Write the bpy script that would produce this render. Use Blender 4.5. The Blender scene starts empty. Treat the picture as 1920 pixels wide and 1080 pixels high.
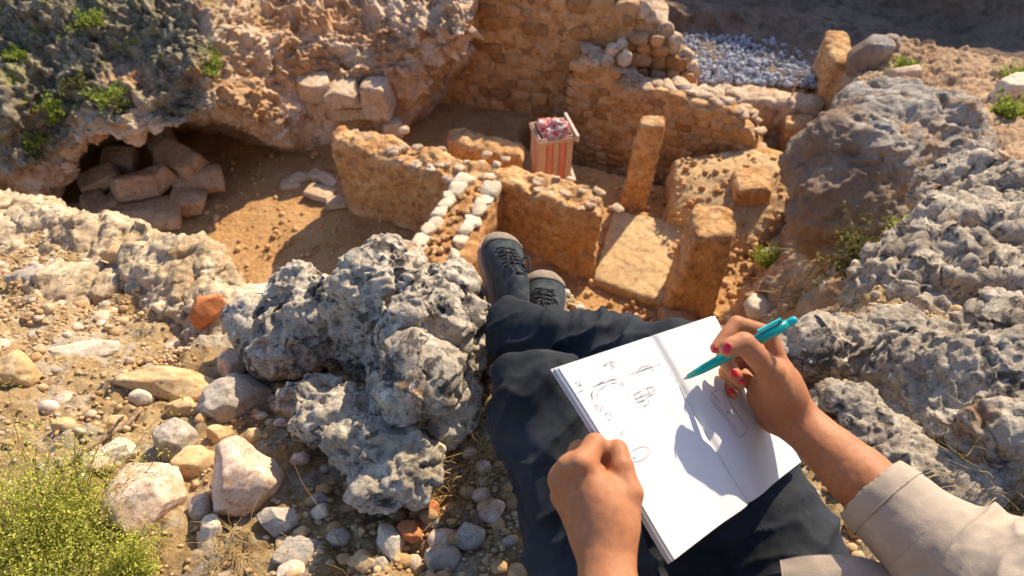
import bpy, bmesh, math, random
import numpy as np
from mathutils import Vector, Matrix

# ------------------------------------------------------------------ camera, sky, sun
SC = bpy.context.scene
CAMZ = 1.0; PITCH = math.radians(48.0); FPX = 1200.0
FLOOR = -5.0
cd = bpy.data.cameras.new("camera"); cam = bpy.data.objects.new("camera", cd)
SC.collection.objects.link(cam); SC.camera = cam
cd.sensor_width = 36.0; cd.lens = FPX / 1920.0 * 36.0
cd.clip_start = 0.02; cd.clip_end = 600
cam.location = (0, 0, CAMZ); cam.rotation_euler = (math.pi / 2 - PITCH, 0, 0)
cd.dof.use_dof = True; cd.dof.focus_distance = 0.95; cd.dof.aperture_fstop = 7.0

SUN_EL, SUN_AZ = math.radians(39), math.radians(34)      # azimuth from +Y towards +X
sd = Vector((math.sin(SUN_AZ) * math.cos(SUN_EL), math.cos(SUN_AZ) * math.cos(SUN_EL), math.sin(SUN_EL)))
w = bpy.data.worlds.new("World"); SC.world = w; w.use_nodes = True
wn = w.node_tree; bgn = wn.nodes["Background"]
sky = wn.nodes.new("ShaderNodeTexSky"); sky.sky_type = 'NISHITA'; sky.sun_disc = False
sky.sun_elevation = SUN_EL; sky.sun_rotation = SUN_AZ
tn = wn.nodes.new("ShaderNodeMix"); tn.data_type = 'RGBA'; tn.blend_type = 'MULTIPLY'; tn.inputs[0].default_value = 1.0; tn.inputs[7].default_value = (.92, .97, 1.12, 1)
wn.links.new(sky.outputs[0], tn.inputs[6]); wn.links.new(tn.outputs[2], bgn.inputs[0]); bgn.inputs[1].default_value = 0.13
sl = bpy.data.lights.new("sun", 'SUN'); sl.energy = 5.0; sl.angle = math.radians(0.5); sl.color = (1.0, 0.86, 0.64)
so = bpy.data.objects.new("sun", sl); SC.collection.objects.link(so)
so.rotation_euler = sd.to_track_quat('Z', 'Y').to_euler(); so.location = (3, 6, 8)
SC.view_settings.view_transform = 'Standard'; SC.view_settings.look = 'None'
SC.view_settings.exposure = 0.68; SC.view_settings.gamma = 1

# ------------------------------------------------------------------ rays
cs, sn = math.cos(PITCH), math.sin(PITCH)
def ray(px, py):
    u = (px - 960) / FPX; v = (540 - py) / FPX
    return np.array([u, cs + v * sn, -sn + v * cs])
def at(px, py, z):
    """world point at height z seen in that direction"""
    r = ray(px, py); return np.array([0, 0, CAMZ]) + r * ((z - CAMZ) / r[2])
def dp(px, py, d):
    """world point at distance d along the view axis"""
    return np.array([0, 0, CAMZ]) + ray(px, py) * d
def aty(px, py, y):
    r = ray(px, py); return np.array([0, 0, CAMZ]) + r * (y / r[1])

# ------------------------------------------------------------------ noise
def _h(ix, iy, iz, s):
    n = (ix.astype(np.int64) * 374761393 + iy.astype(np.int64) * 668265263 + iz.astype(np.int64) * 2147483647 + s * 974634777) & 0xffffffff
    n = ((n ^ (n >> 13)) * 1274126177) & 0xffffffff
    n = ((n ^ (n >> 16)) * 2246822519) & 0xffffffff
    return ((n ^ (n >> 15)) & 0xffffff) / float(0xffffff)
def vnoise(p, s=0):
    f = np.floor(p); i = f.astype(np.int64); t = p - f; t = t * t * t * (t * (t * 6 - 15) + 10)
    r = 0
    for a in (0, 1):
        wx = t[:, 0] if a else 1 - t[:, 0]
        for b in (0, 1):
            wy = t[:, 1] if b else 1 - t[:, 1]
            for c in (0, 1):
                wz = t[:, 2] if c else 1 - t[:, 2]
                r = r + wx * wy * wz * _h(i[:, 0] + a, i[:, 1] + b, i[:, 2] + c, s)
    return r * 2 - 1
def fbm(p, sc, octv=4, s=0, gain=0.5, ridge=False):
    r = 0; a = 1.0; q = p * sc
    for o in range(octv):
        n = vnoise(q + 17.3 * o, s + o)
        if ridge: n = 1 - 2 * np.abs(n)
        r = r + a * n; a *= gain; q = q * 2.03
    return r
def worley(p, s=0):
    """F1, F2, id"""
    f = np.floor(p).astype(np.int64); d1 = np.full(len(p), 9.0); d2 = d1.copy(); cid = np.zeros(len(p))
    for a in (-1, 0, 1):
        for b in (-1, 0, 1):
            for c in (-1, 0, 1):
                x = f[:, 0] + a; y = f[:, 1] + b; z = f[:, 2] + c
                q = np.stack([x + _h(x, y, z, s), y + _h(x, y, z, s + 7), z + _h(x, y, z, s + 13)], 1)
                d = np.sqrt(((p - q) ** 2).sum(1)); m = d < d1
                d2 = np.where(m, d1, np.minimum(d2, d)); d1 = np.where(m, d, d1)
                cid = np.where(m, _h(x, y, z, s + 29), cid)
    return d1, d2, cid

# ------------------------------------------------------------------ mesh helpers
def wloc(o):
    v = Vector((0, 0, 0))
    while o is not None: v = v + o.location; o = o.parent
    return v
def link_mesh(name, V, F, mat=None, parent=None, origin=(0, 0, 0), smooth=True):
    V = np.asarray(V, dtype=np.float64) - np.asarray(origin, dtype=np.float64)
    me = bpy.data.meshes.new(name)
    if isinstance(F, np.ndarray):
        n, k = F.shape
        me.vertices.add(len(V)); me.vertices.foreach_set("co", V.astype(np.float32).ravel())
        me.loops.add(n * k); me.loops.foreach_set("vertex_index", F.astype(np.int32).ravel())
        me.polygons.add(n); me.polygons.foreach_set("loop_start", np.arange(0, n * k, k, dtype=np.int32))
        me.update(calc_edges=True); me.validate()
    else:
        me.from_pydata([tuple(v) for v in V], [], [tuple(f) for f in F]); me.update()
    me.polygons.foreach_set("use_smooth", np.full(len(me.polygons), smooth, dtype=bool))
    o = bpy.data.objects.new(name, me); SC.collection.objects.link(o)
    if parent is not None: o.parent = parent
    o.location = Vector(origin) - wloc(parent)
    if mat: me.materials.append(mat)
    return o
def tag(o, label, cat, group=None):
    o["label"] = label; o["category"] = cat
    if group: o["group"] = group
    return o
def struct(o): o["kind"] = "structure"; return o
def empty(name, loc, label, cat, group=None):
    o = bpy.data.objects.new(name, None); SC.collection.objects.link(o); o.location = loc
    o.empty_display_size = .1
    return tag(o, label, cat, group)
def normals(V, F):
    a = V[F[:, 0]]; b = V[F[:, 1]]; c = V[F[:, 2]]
    if F.shape[1] == 4: n = np.cross(c - a, V[F[:, 3]] - b)
    else: n = np.cross(b - a, c - a)
    N = np.zeros_like(V)
    for k in range(F.shape[1]):
        for j in range(3): N[:, j] += np.bincount(F[:, k], n[:, j], len(V))
    return N / (np.linalg.norm(N, axis=1, keepdims=True) + 1e-12)
def grid_faces(nu, nv):
    i = np.arange(nu - 1)[:, None]; j = np.arange(nv - 1)[None]
    a = (i * nv + j).ravel(); return np.stack([a, a + nv, a + nv + 1, a + 1], 1)
def _cr(C, n):
    """Catmull-Rom along axis 0"""
    m = C.shape[0]; t = np.linspace(0, m - 1, n); i = np.clip(np.floor(t).astype(int), 0, m - 2); f = (t - i)[:, None, None]
    P = np.concatenate([2 * C[:1] - C[1:2], C, 2 * C[-1:] - C[-2:-1]], 0)
    a, b, c, d = P[i], P[i + 1], P[i + 2], P[i + 3]
    return 0.5 * (2 * b + (c - a) * f + (2 * a - 5 * b + 4 * c - d) * f ** 2 + (3 * b - a - 3 * c + d) * f ** 3)
def sheet(C, nu, nv):
    C = np.array(C, dtype=float); G = _cr(C, nu); G = _cr(G.transpose(1, 0, 2), nv).transpose(1, 0, 2)
    return G.reshape(-1, 3), grid_faces(nu, nv)

# ------------------------------------------------------------------ signed distance modelling
def cone(a, b, ra, rb=None): return ('c', np.array(a, float), np.array(b, float), ra, ra if rb is None else rb)
def chain(pts, rad): return [cone(pts[i], pts[i + 1], rad[i], rad[i + 1]) for i in range(len(pts) - 1)]
def ell(c, r, R=None): return ('e', np.array(c, float), np.array(r, float), np.eye(3) if R is None else np.array(R))
def prism(poly, z0, z1, rnd=.03): return ('p', np.array(poly, float)[:, :2], z0, z1, rnd)
def hexa(pts, rnd=.02):
    """convex solid from 8 corners: bottom 4, top 4 (counter-clockwise from above)"""
    p = np.array(pts, float); cen = p.mean(0); pl = []
    for f in ((0, 1, 2, 3), (4, 5, 6, 7), (0, 1, 5, 4), (1, 2, 6, 5), (2, 3, 7, 6), (3, 0, 4, 7)):
        q = p[list(f)]; n = np.cross(q[2] - q[0], q[3] - q[1]); n /= np.linalg.norm(n); c = q.mean(0)
        if n @ (c - cen) < 0: n = -n
        pl.append((n, n @ c))
    return ('h', np.array([a for a, b in pl]), np.array([b for a, b in pl]), cen, rnd, p)
def _smax(a, b, k):
    if k <= 0: return np.maximum(a, b)
    h = np.maximum(k - np.abs(a - b), 0) / k; return np.maximum(a, b) + h * h * k * .25
def _smin(a, b, k): return -_smax(-a, -b, k)
def ev(pr, p):
    t = pr[0]
    if t == 'c':
        _, a, b, ra, rb = pr; ba = b - a; L = ba @ ba + 1e-12
        h = np.clip(((p - a) @ ba) / L, 0, 1); return np.linalg.norm(p - a - h[:, None] * ba, axis=1) - (ra + h * (rb - ra))
    if t == 'e':
        _, c, r, R = pr; q = (p - c) @ R; k0 = np.linalg.norm(q / r, axis=1); k1 = np.linalg.norm(q / r / r, axis=1) + 1e-9
        return k0 * (k0 - 1) / k1
    if t == 'p':
        _, poly, z0, z1, rnd = pr; x = p[:, 0]; y = p[:, 1]; d = np.full(len(p), 1e9); s = np.ones(len(p)); n = len(poly)
        for i in range(n):
            a = poly[i]; b = poly[i - 1]; e = b - a; wv0 = x - a[0]; wv1 = y - a[1]
            h = np.clip((wv0 * e[0] + wv1 * e[1]) / (e @ e + 1e-12), 0, 1)
            d = np.minimum(d, (wv0 - e[0] * h) ** 2 + (wv1 - e[1] * h) ** 2)
            c1 = y >= a[1]; c2 = y < b[1]; c3 = e[0] * wv1 > e[1] * wv0
            s = np.where((c1 & c2 & c3) | (~c1 & ~c2 & ~c3), -s, s)
        d2 = s * np.sqrt(d)
        if callable(z1): zt = z1(x, y)
        else: zt = z1
        dz = np.maximum(p[:, 2] - zt, z0 - p[:, 2]); return _smax(d2, dz, rnd * 3)
    if t == 'h':
        _, N, D, cen, rnd, _p = pr; d = p @ N[0] - D[0]
        for k in range(1, 6): d = _smax(d, p @ N[k] - D[k], rnd * 3)
        return d
def bbox(pr):
    t = pr[0]
    if t == 'c': r = max(pr[3], pr[4]); return np.minimum(pr[1], pr[2]) - r, np.maximum(pr[1], pr[2]) + r
    if t == 'e': r = pr[2].max(); return pr[1] - r, pr[1] + r
    if t == 'p':
        z1 = pr[3](pr[1][:, 0], pr[1][:, 1]).max() + .1 if callable(pr[3]) else pr[3]
        return np.append(pr[1].min(0), pr[2]), np.append(pr[1].max(0), z1)
    if t == 'h': return pr[5].min(0), pr[5].max(0)
def sdf(groups, h, cuts=(), kin=.0):
    """groups: list of (primitives, blend); returns quads by surface nets on sparse blocks"""
    lo = np.min([bbox(p)[0] for g, k in groups for p in g], 0) - 4 * h; hi = np.max([bbox(p)[1] for g, k in groups for p in g], 0) + 4 * h
    B = 16; bs = B * h; nb = np.ceil((hi - lo) / bs).astype(int) + 1; tot = nb * B + 2
    I, J, K = np.meshgrid(*[np.arange(n) for n in nb], indexing='ij'); bl = np.stack([I.ravel(), J.ravel(), K.ravel()], 1)
    cen = lo + (bl + .5) * bs; hd = bs * .87
    allp = [(p, gi) for gi, (g, k) in enumerate(groups) for p in g]
    D = np.stack([ev(p, cen) for p, _ in allp], 0); dm = D.min(0)
    kmax = max(k for g, k in groups); keep = np.where((dm < hd * 1.3 + kmax) & (dm > -(hd * 2.2 + kmax)))[0]
    if cuts: keep = np.where(dm < hd * 1.3 + kmax)[0]
    g17 = np.arange(B + 1); gx, gy, gz = np.meshgrid(g17, g17, g17, indexing='ij'); loc = np.stack([gx.ravel(), gy.ravel(), gz.ravel()], 1)
    keys = []; verts = []; fq = []
    for bi in keep:
        base = bl[bi] * B; P = lo + (base + loc) * h; lim = D[:, bi].min() + 2 * hd * 1.25 + kmax
        d = None
        gsel = {}
        for pi in np.where(D[:, bi] <= lim)[0]: gsel.setdefault(allp[pi][1], []).append(allp[pi][0])
        for gi in sorted(gsel):
            dg = None
            for p in gsel[gi]:
                e = ev(p, P); dg = e if dg is None else _smin(dg, e, kin)
            d = dg if d is None else _smin(d, dg, groups[gi][1])
        for p, k in cuts: d = _smax(d, -ev(p, P), k)
        if d.min() > 0 or d.max() < 0: continue
        Fd = d.reshape(B + 1, B + 1, B + 1); S = Fd < 0
        cnt = np.zeros((B, B, B), int); acc = np.zeros((B, B, B, 3)); n = np.zeros((B, B, B))
        for a in (0, 1):
            for b in (0, 1):
                for c in (0, 1): cnt += S[a:B + a, b:B + b, c:B + c]
        act = (cnt > 0) & (cnt < 8)
        for ax in range(3):
            o1, o2 = [x for x in range(3) if x != ax]
            for a in (0, 1):
                for b in (0, 1):
                    s0 = [slice(0, B)] * 3; s0[o1] = slice(a, B + a); s0[o2] = slice(b, B + b); s1 = list(s0); s1[ax] = slice(1, B + 1)
                    f0 = Fd[tuple(s0)]; f1 = Fd[tuple(s1)]; m = (f0 < 0) != (f1 < 0)
                    t = np.where(m, f0 / (f0 - f1 + 1e-20), 0); n += m
                    acc[..., ax] += np.where(m, t, 0); acc[..., o1] += m * a; acc[..., o2] += m * b
        ii = np.argwhere(act); v = acc[act] / n[act][:, None]
        gc = ii + base; keys.append((gc[:, 0] * tot[1] + gc[:, 1]) * tot[2] + gc[:, 2]); verts.append(lo + (gc + v) * h)
        for ax in range(3):
            o1, o2 = (ax + 1) % 3, (ax + 2) % 3
            s0 = [slice(0, B)] * 3; s1 = list(s0); s1[ax] = slice(1, B + 1); f0 = S[tuple(s0)]; f1 = S[tuple(s1)]
            ee = np.argwhere(f0 != f1)
            if not len(ee): continue
            fl = f0[tuple(ee.T)]; g = ee + base; q = []
            for (da, db) in ((1, 1), (0, 1), (0, 0), (1, 0)):
                c = g.copy(); c[:, o1] -= da; c[:, o2] -= db; q.append((c[:, 0] * tot[1] + c[:, 1]) * tot[2] + c[:, 2])
            q = np.stack(q, 1); q[~fl] = q[~fl][:, ::-1]; fq.append(q)
    keys = np.concatenate(keys); verts = np.concatenate(verts); fq = np.concatenate(fq)
    o = np.argsort(keys); keys = keys[o]; verts = verts[o]
    ix = np.searchsorted(keys, fq); ix = np.clip(ix, 0, len(keys) - 1); ok = (keys[ix] == fq).all(1)
    return verts, ix[ok]
def relax(V, F, n=1, f=.5):
    for _ in range(n):
        S = np.zeros_like(V); c = np.zeros(len(V)); k = F.shape[1]
        for a in range(k):
            b = (a + 1) % k
            for j in range(3): S[:, j] += np.bincount(F[:, a], V[F[:, b], j], len(V)) + np.bincount(F[:, b], V[F[:, a], j], len(V))
            c += np.bincount(F[:, a], minlength=len(V)) + np.bincount(F[:, b], minlength=len(V))
        V = V + f * (S / c[:, None] - V)
    return V
def displace(V, F, fn):
    N = normals(V, F); return V + N * fn(V)[:, None]

_ICO = {}
def ico(sub):
    if sub not in _ICO:
        b = bmesh.new(); bmesh.ops.create_icosphere(b, subdivisions=sub, radius=1)
        _ICO[sub] = (np.array([v.co[:] for v in b.verts]), np.array([[v.index for v in f.verts] for f in b.faces])); b.free()
    return _ICO[sub]
def rot(rx, ry, rz): return np.array(Matrix.Rotation(rz, 3, 'Z') @ Matrix.Rotation(ry, 3, 'Y') @ Matrix.Rotation(rx, 3, 'X'))
def stone_mesh(seed, sub=3, cuts=9, amp=.1, boxy=0.0, fine=.02):
    """unit sized angular stone"""
    rg = np.random.RandomState(seed); V, F = ico(sub); V = V.copy()
    if boxy > 0:
        m = np.abs(V).max(1, keepdims=True); V = V * (1 - boxy) + (V / m * .82) * boxy
    for _ in range(cuts):
        n = rg.normal(size=3); n /= np.linalg.norm(n); c = rg.uniform(.62, .9)
        e = np.maximum(V @ n - c, 0); V = V - e[:, None] * n * .93
    V = V * (1 + amp * fbm(V + seed * 3.1, 1.3, 3, seed)[:, None])
    if fine: V = V * (1 + fine * fbm(V + seed, 5, 3, seed)[:, None])
    return V, F
def merge(parts):
    Vs = []; Fs = []; n = 0
    for V, F in parts: Vs.append(V); Fs.append(F + n); n += len(V)
    return np.concatenate(Vs), np.concatenate(Fs)

# ------------------------------------------------------------------ materials
class NT:
    def __init__(s, name):
        s.m = bpy.data.materials.new(name); s.m.use_nodes = True; s.t = s.m.node_tree; s.b = s.t.nodes["Principled BSDF"]
        s.c = s.t.nodes.new("ShaderNodeTexCoord").outputs["Object"]
    def n(s, t, **k):
        o = s.t.nodes.new(t)
        for a, b in k.items(): setattr(o, a, b)
        return o
    def l(s, a, b): s.t.links.new(a, b)
    def noise(s, sc, det=5, rough=.6, dist=0, vec=None):
        o = s.n("ShaderNodeTexNoise"); o.inputs["Scale"].default_value = sc; o.inputs["Detail"].default_value = det
        o.inputs["Roughness"].default_value = rough; o.inputs["Distortion"].default_value = dist; s.l(vec or s.c, o.inputs["Vector"]); return o.outputs["Fac"]
    def vor(s, sc, feat='F1', rnd=1, vec=None, out="Distance"):
        o = s.n("ShaderNodeTexVoronoi", feature=feat); o.inputs["Scale"].default_value = sc; s.l(vec or s.c, o.inputs["Vector"]); return o.outputs[out]
    def ramp(s, fac, stops):
        o = s.n("ShaderNodeValToRGB"); e = o.color_ramp.elements
        while len(e) < len(stops): e.new(.5)
        for i, (p, c) in enumerate(stops):
            e[i].position = p; e[i].color = (c[0], c[1], c[2], 1) if not isinstance(c, (int, float)) else (c, c, c, 1)
        s.l(fac, o.inputs[0]); return o.outputs[0]
    def mix(s, f, a, b, mode='MIX'):
        o = s.n("ShaderNodeMix", data_type='RGBA', blend_type=mode)
        for v, i in ((f, 0), (a, 6), (b, 7)):
            if isinstance(v, (int, float)): o.inputs[i].default_value = v
            elif isinstance(v, tuple): o.inputs[i].default_value = (*v[:3], 1)
            else: s.l(v, o.inputs[i])
        return o.outputs[2]
    def math(s, op, a, b=0):
        o = s.n("ShaderNodeMath", operation=op)
        for v, i in ((a, 0), (b, 1)):
            if isinstance(v, (int, float)): o.inputs[i].default_value = v
            else: s.l(v, o.inputs[i])
        return o.outputs[0]
    def bump(s, h, dist, strength=1, prev=None):
        o = s.n("ShaderNodeBump"); o.inputs["Distance"].default_value = dist; o.inputs["Strength"].default_value = strength
        s.l(h, o.inputs["Height"])
        if prev: s.l(prev, o.inputs["Normal"])
        return o.outputs[0]
    def out(s, col, rough=.9, bump=None, spec=.25):
        if isinstance(col, tuple): s.b.inputs["Base Color"].default_value = (*col[:3], 1)
        else: s.l(col, s.b.inputs["Base Color"])
        if isinstance(rough, (int, float)): s.b.inputs["Roughness"].default_value = rough
        else: s.l(rough, s.b.inputs["Roughness"])
        s.b.inputs["Specular IOR Level"].default_value = spec
        if bump: s.l(bump, s.b.inputs["Normal"])
        return s.m
def rock_mat(name, base, light, dark, sc=3.0, bump=.01, fine=30, dark_amt=.45, extra=None, extra_lo=.6, rand=False):
    """base rock with pale and dark patches of their own (lichen, stain) and optional third tint"""
    t = NT(name)
    c = t.mix(t.ramp(t.noise(sc, 6, .65, .3), [(.42, 0.), (.62, 1.)]), base, light)
    c = t.mix(t.ramp(t.noise(sc * 2.3, 7, .7, .5), [(.5 + (.5 - dark_amt) * .3, 0.), (.62 + (.5 - dark_amt) * .3, 1.)]), c, dark)
    if extra: c = t.mix(t.ramp(t.noise(sc * .8, 6, .7, 1.2), [(extra_lo, 0.), (extra_lo + .06, .9)]), c, extra)
    c = t.mix(t.ramp(t.noise(fine, 5, .7), [(.3, .0), (.75, .55)]), c, tuple(min(1, x * 1.5) for x in light))
    c = t.mix(t.ramp(t.noise(fine * 1.7, 4, .7), [(.55, 0.), (.7, .6)]), c, tuple(x * .6 for x in dark))
    if rand:
        oi = t.n("ShaderNodeNewGeometry").outputs["Random Per Island"]
        c = t.mix(.55, c, t.ramp(oi, [(0., tuple(x * .75 for x in dark)), (.3, base), (.6, light), (.85, tuple(min(1, x * 1.3) for x in light)), (1., extra or base)]))
    b1 = t.bump(t.noise(fine, 8, .75), bump); b2 = t.bump(t.vor(fine * .6), bump * .8, .6, b1)
    return t.out(c, .92, b2, .2)
# ------------------------------------------------------------------ setting materials
M_sand = rock_mat("sandy_floor", (.37, .19, .07), (.47, .275, .12), (.27, .13, .045), 1.6, .02, 22, .45)
M_dust = rock_mat("dusty_floor", (.40, .25, .12), (.52, .36, .19), (.29, .16, .07), 2.0, .02, 14, .4)
M_cutrock = rock_mat("cut_rock", (.50, .225, .068), (.68, .43, .21), (.25, .095, .032), 3.0, .04, 13, .52, (.34, .25, .18), .56)
M_masonry = rock_mat("masonry", (.50, .235, .078), (.66, .40, .19), (.22, .09, .035), 4, .04, 14, .5, (.36, .26, .18), .58, rand=True)
M_cliff = rock_mat("cliff_rock", (.50, .30, .16), (.70, .55, .40), (.26, .13, .06), 1.5, .05, 8, .5, (.42, .20, .07), .54)
M_earth = rock_mat("bank_earth", (.34, .20, .11), (.48, .33, .20), (.20, .11, .06), 1.6, .03, 14, .5, (.16, .14, .05), .6)
M_ground = rock_mat("ledge_ground", (.36, .22, .09), (.47, .33, .17), (.24, .13, .05), 7, .011, 110, .4, (.50, .43, .34), .51)
def lichen_rock(name, base, light, sc=1.0, blk=.50, wht=.56, bp=.008):
    """weathered limestone with its own black and white lichen blotches and rusty spots"""
    t = NT(name); c = t.mix(t.ramp(t.noise(7 * sc, 6, .65, .3), [(.38, 0.), (.62, 1.)]), base, light)
    c = t.mix(t.ramp(t.noise(11 * sc, 5, .7, .8), [(.60, 0.), (.66, .8)]), c, (.38, .19, .07))
    c = t.mix(t.ramp(t.noise(17 * sc, 7, .72, .6), [(blk, 0.), (blk + .05, .92)]), c, (.085, .072, .062))
    c = t.mix(t.ramp(t.noise(26 * sc, 6, .7, .4), [(wht, 0.), (wht + .04, .85)]), c, tuple(min(.8, x * 1.18) for x in light))
    c = t.mix(t.ramp(t.noise(90 * sc, 4, .7), [(.5, 0.), (.68, .7)]), c, (.07, .06, .05))
    b1 = t.bump(t.noise(60 * sc, 8, .78), bp); b2 = t.bump(t.vor(48 * sc), bp * .8, .6, b1); return t.out(c, .93, b2, .15)
M_karst = lichen_rock("karst_rock", (.42, .34, .25), (.64, .55, .43), 1.0, .53, .57)
M_karst2 = lichen_rock("karst_rock_tan", (.38, .30, .22), (.60, .51, .39), .75, .56, .58, .010)
M_shelf = lichen_rock("shelf_rock", (.52, .36, .20), (.70, .56, .38), .6, .63, .56, .010)
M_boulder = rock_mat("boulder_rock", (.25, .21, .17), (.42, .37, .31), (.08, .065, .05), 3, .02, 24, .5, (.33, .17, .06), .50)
def side_tint(m, lo, hi, cols):
    """brown tint on one flank of a rock, strongest at low x and low z of the object"""
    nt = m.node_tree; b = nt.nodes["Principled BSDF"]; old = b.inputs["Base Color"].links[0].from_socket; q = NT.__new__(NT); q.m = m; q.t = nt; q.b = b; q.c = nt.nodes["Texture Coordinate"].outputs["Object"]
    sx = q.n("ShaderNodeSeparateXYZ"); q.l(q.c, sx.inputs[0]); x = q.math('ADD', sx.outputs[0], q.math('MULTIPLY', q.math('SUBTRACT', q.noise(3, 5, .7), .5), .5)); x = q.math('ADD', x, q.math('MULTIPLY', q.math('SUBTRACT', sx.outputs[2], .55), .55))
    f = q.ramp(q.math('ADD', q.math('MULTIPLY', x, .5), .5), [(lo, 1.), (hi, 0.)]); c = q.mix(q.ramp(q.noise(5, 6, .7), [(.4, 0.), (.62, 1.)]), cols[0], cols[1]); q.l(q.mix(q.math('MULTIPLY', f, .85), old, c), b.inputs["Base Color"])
side_tint(M_boulder, .38, .50, ((.20, .12, .075), (.31, .22, .15)))  # browner towards the boulder's left and lower side
M_white = rock_mat("white_stone", (.50, .39, .25), (.64, .54, .40), (.32, .19, .09), 5, .01, 40, .35)
M_gravel = rock_mat("gravel", (.44, .26, .11), (.54, .38, .21), (.30, .14, .05), 20, .002, 200, .4, (.42, .38, .33), .6, rand=True)

def rocky(V, amp, sc, s=0, big=.5):
    n = fbm(V, sc, 5, s, .55); d1, d2, i = worley(V * sc * .8 + fbm(V, sc, 2, s + 5)[:, None] * .25, s)
    return amp * (n * big + (i - .5) * 1.1 * np.clip((d2 - d1) * 4, 0, 1) - .6 * np.clip(.18 - (d2 - d1), 0, 1) * 4)
def solid(name, groups, h, mat, amp=.03, sc=3, s=0, parent=None, origin=None, cuts=(), kin=.0, rx=1, fn=None):
    V, F = sdf(groups, h, cuts, kin); V = relax(V, F, rx)
    V = displace(V, F, fn or (lambda p: rocky(p, amp * .8, sc, s) + amp * .22 * fbm(p, sc * 4, 3, s + 4, .6, True)))
    if origin is None:
        lo, hi = V.min(0), V.max(0); origin = ((lo[0] + hi[0]) / 2, (lo[1] + hi[1]) / 2, lo[2])
    return link_mesh(name, V, F, mat, parent, origin)
def poly(pts, z): return [at(x, y, z) for x, y in pts]

# ------------------------------------------------------------------ pit floor
g = np.stack(np.meshgrid(np.linspace(-9, 8, 300), np.linspace(1, 13.5, 220), indexing='ij'), -1).reshape(-1, 2)
V = np.c_[g, np.full(len(g), FLOOR)]
V[:, 2] += .03 * fbm(V, .7, 5, 3) + .014 * fbm(V, 4, 4, 8)
_s0, _s1 = at(1066, 303, -5.5)[:2], at(1262, 372, -5.7)[:2]; _e = _s1 - _s0; _e = _e * 1.25; _h2 = np.clip(((V[:, :2] - _s0) @ _e) / (_e @ _e), -.1, 1)
_dd = np.linalg.norm(V[:, :2] - _s0 - _h2[:, None] * _e, axis=1); V[:, 2] -= .62 * np.clip((.62 - _dd) / .10, 0, 1)
struct(link_mesh("pit_floor", V, grid_faces(300, 220), M_sand))

# cliff material: the rock's own grey lichen crust grows on its upper left part
t = NT("lichen_cliff"); t_b = t.mix(t.ramp(t.noise(1.6, 6, .65, .3), [(.42, 0.), (.6, 1.)]), (.56, .31, .14), (.80, .60, .42))
t_b = t.mix(t.ramp(t.noise(3.4, 7, .7, .5), [(.52, 0.), (.64, 1.)]), t_b, (.27, .12, .045))
t_l = t.mix(t.ramp(t.noise(6, 7, .7, .4), [(.42, 0.), (.58, 1.)]), (.075, .062, .038), (.33, .27, .17)); t_l = t.mix(t.ramp(t.noise(4.2, 6, .7, .6), [(.56, 0.), (.62, 1.)]), t_l, (.26, .24, .05))
sx_ = t.n("ShaderNodeSeparateXYZ"); t.l(t.c, sx_.inputs[0])
zz = t.math('ADD', sx_.outputs[2], t.math('MULTIPLY', t.math('SUBTRACT', t.noise(.9, 5, .7, .4), .5), 2.6)); xx = t.math('ADD', sx_.outputs[0], t.math('MULTIPLY', t.math('SUBTRACT', t.noise(1.3, 5, .7), .5), 2.4))
mk = t.math('MULTIPLY', t.ramp(t.math('ADD', t.math('MULTIPLY', zz, .5), 2.15), [(.42, 0.), (.56, 1.)]), t.ramp(t.math('MULTIPLY', t.math('ADD', xx, 8), .1), [(.40, 1.), (.47, 0.)]))
t_c = t.mix(mk, t_b, t_l); t_c = t.mix(t.ramp(t.noise(14, 5, .7), [(.45, 0.), (.7, .5)]), t_c, (.66, .55, .42))
M_lichen = t.out(t_c, .92, t.bump(t.noise(9, 8, .75), .06), .15)
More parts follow.
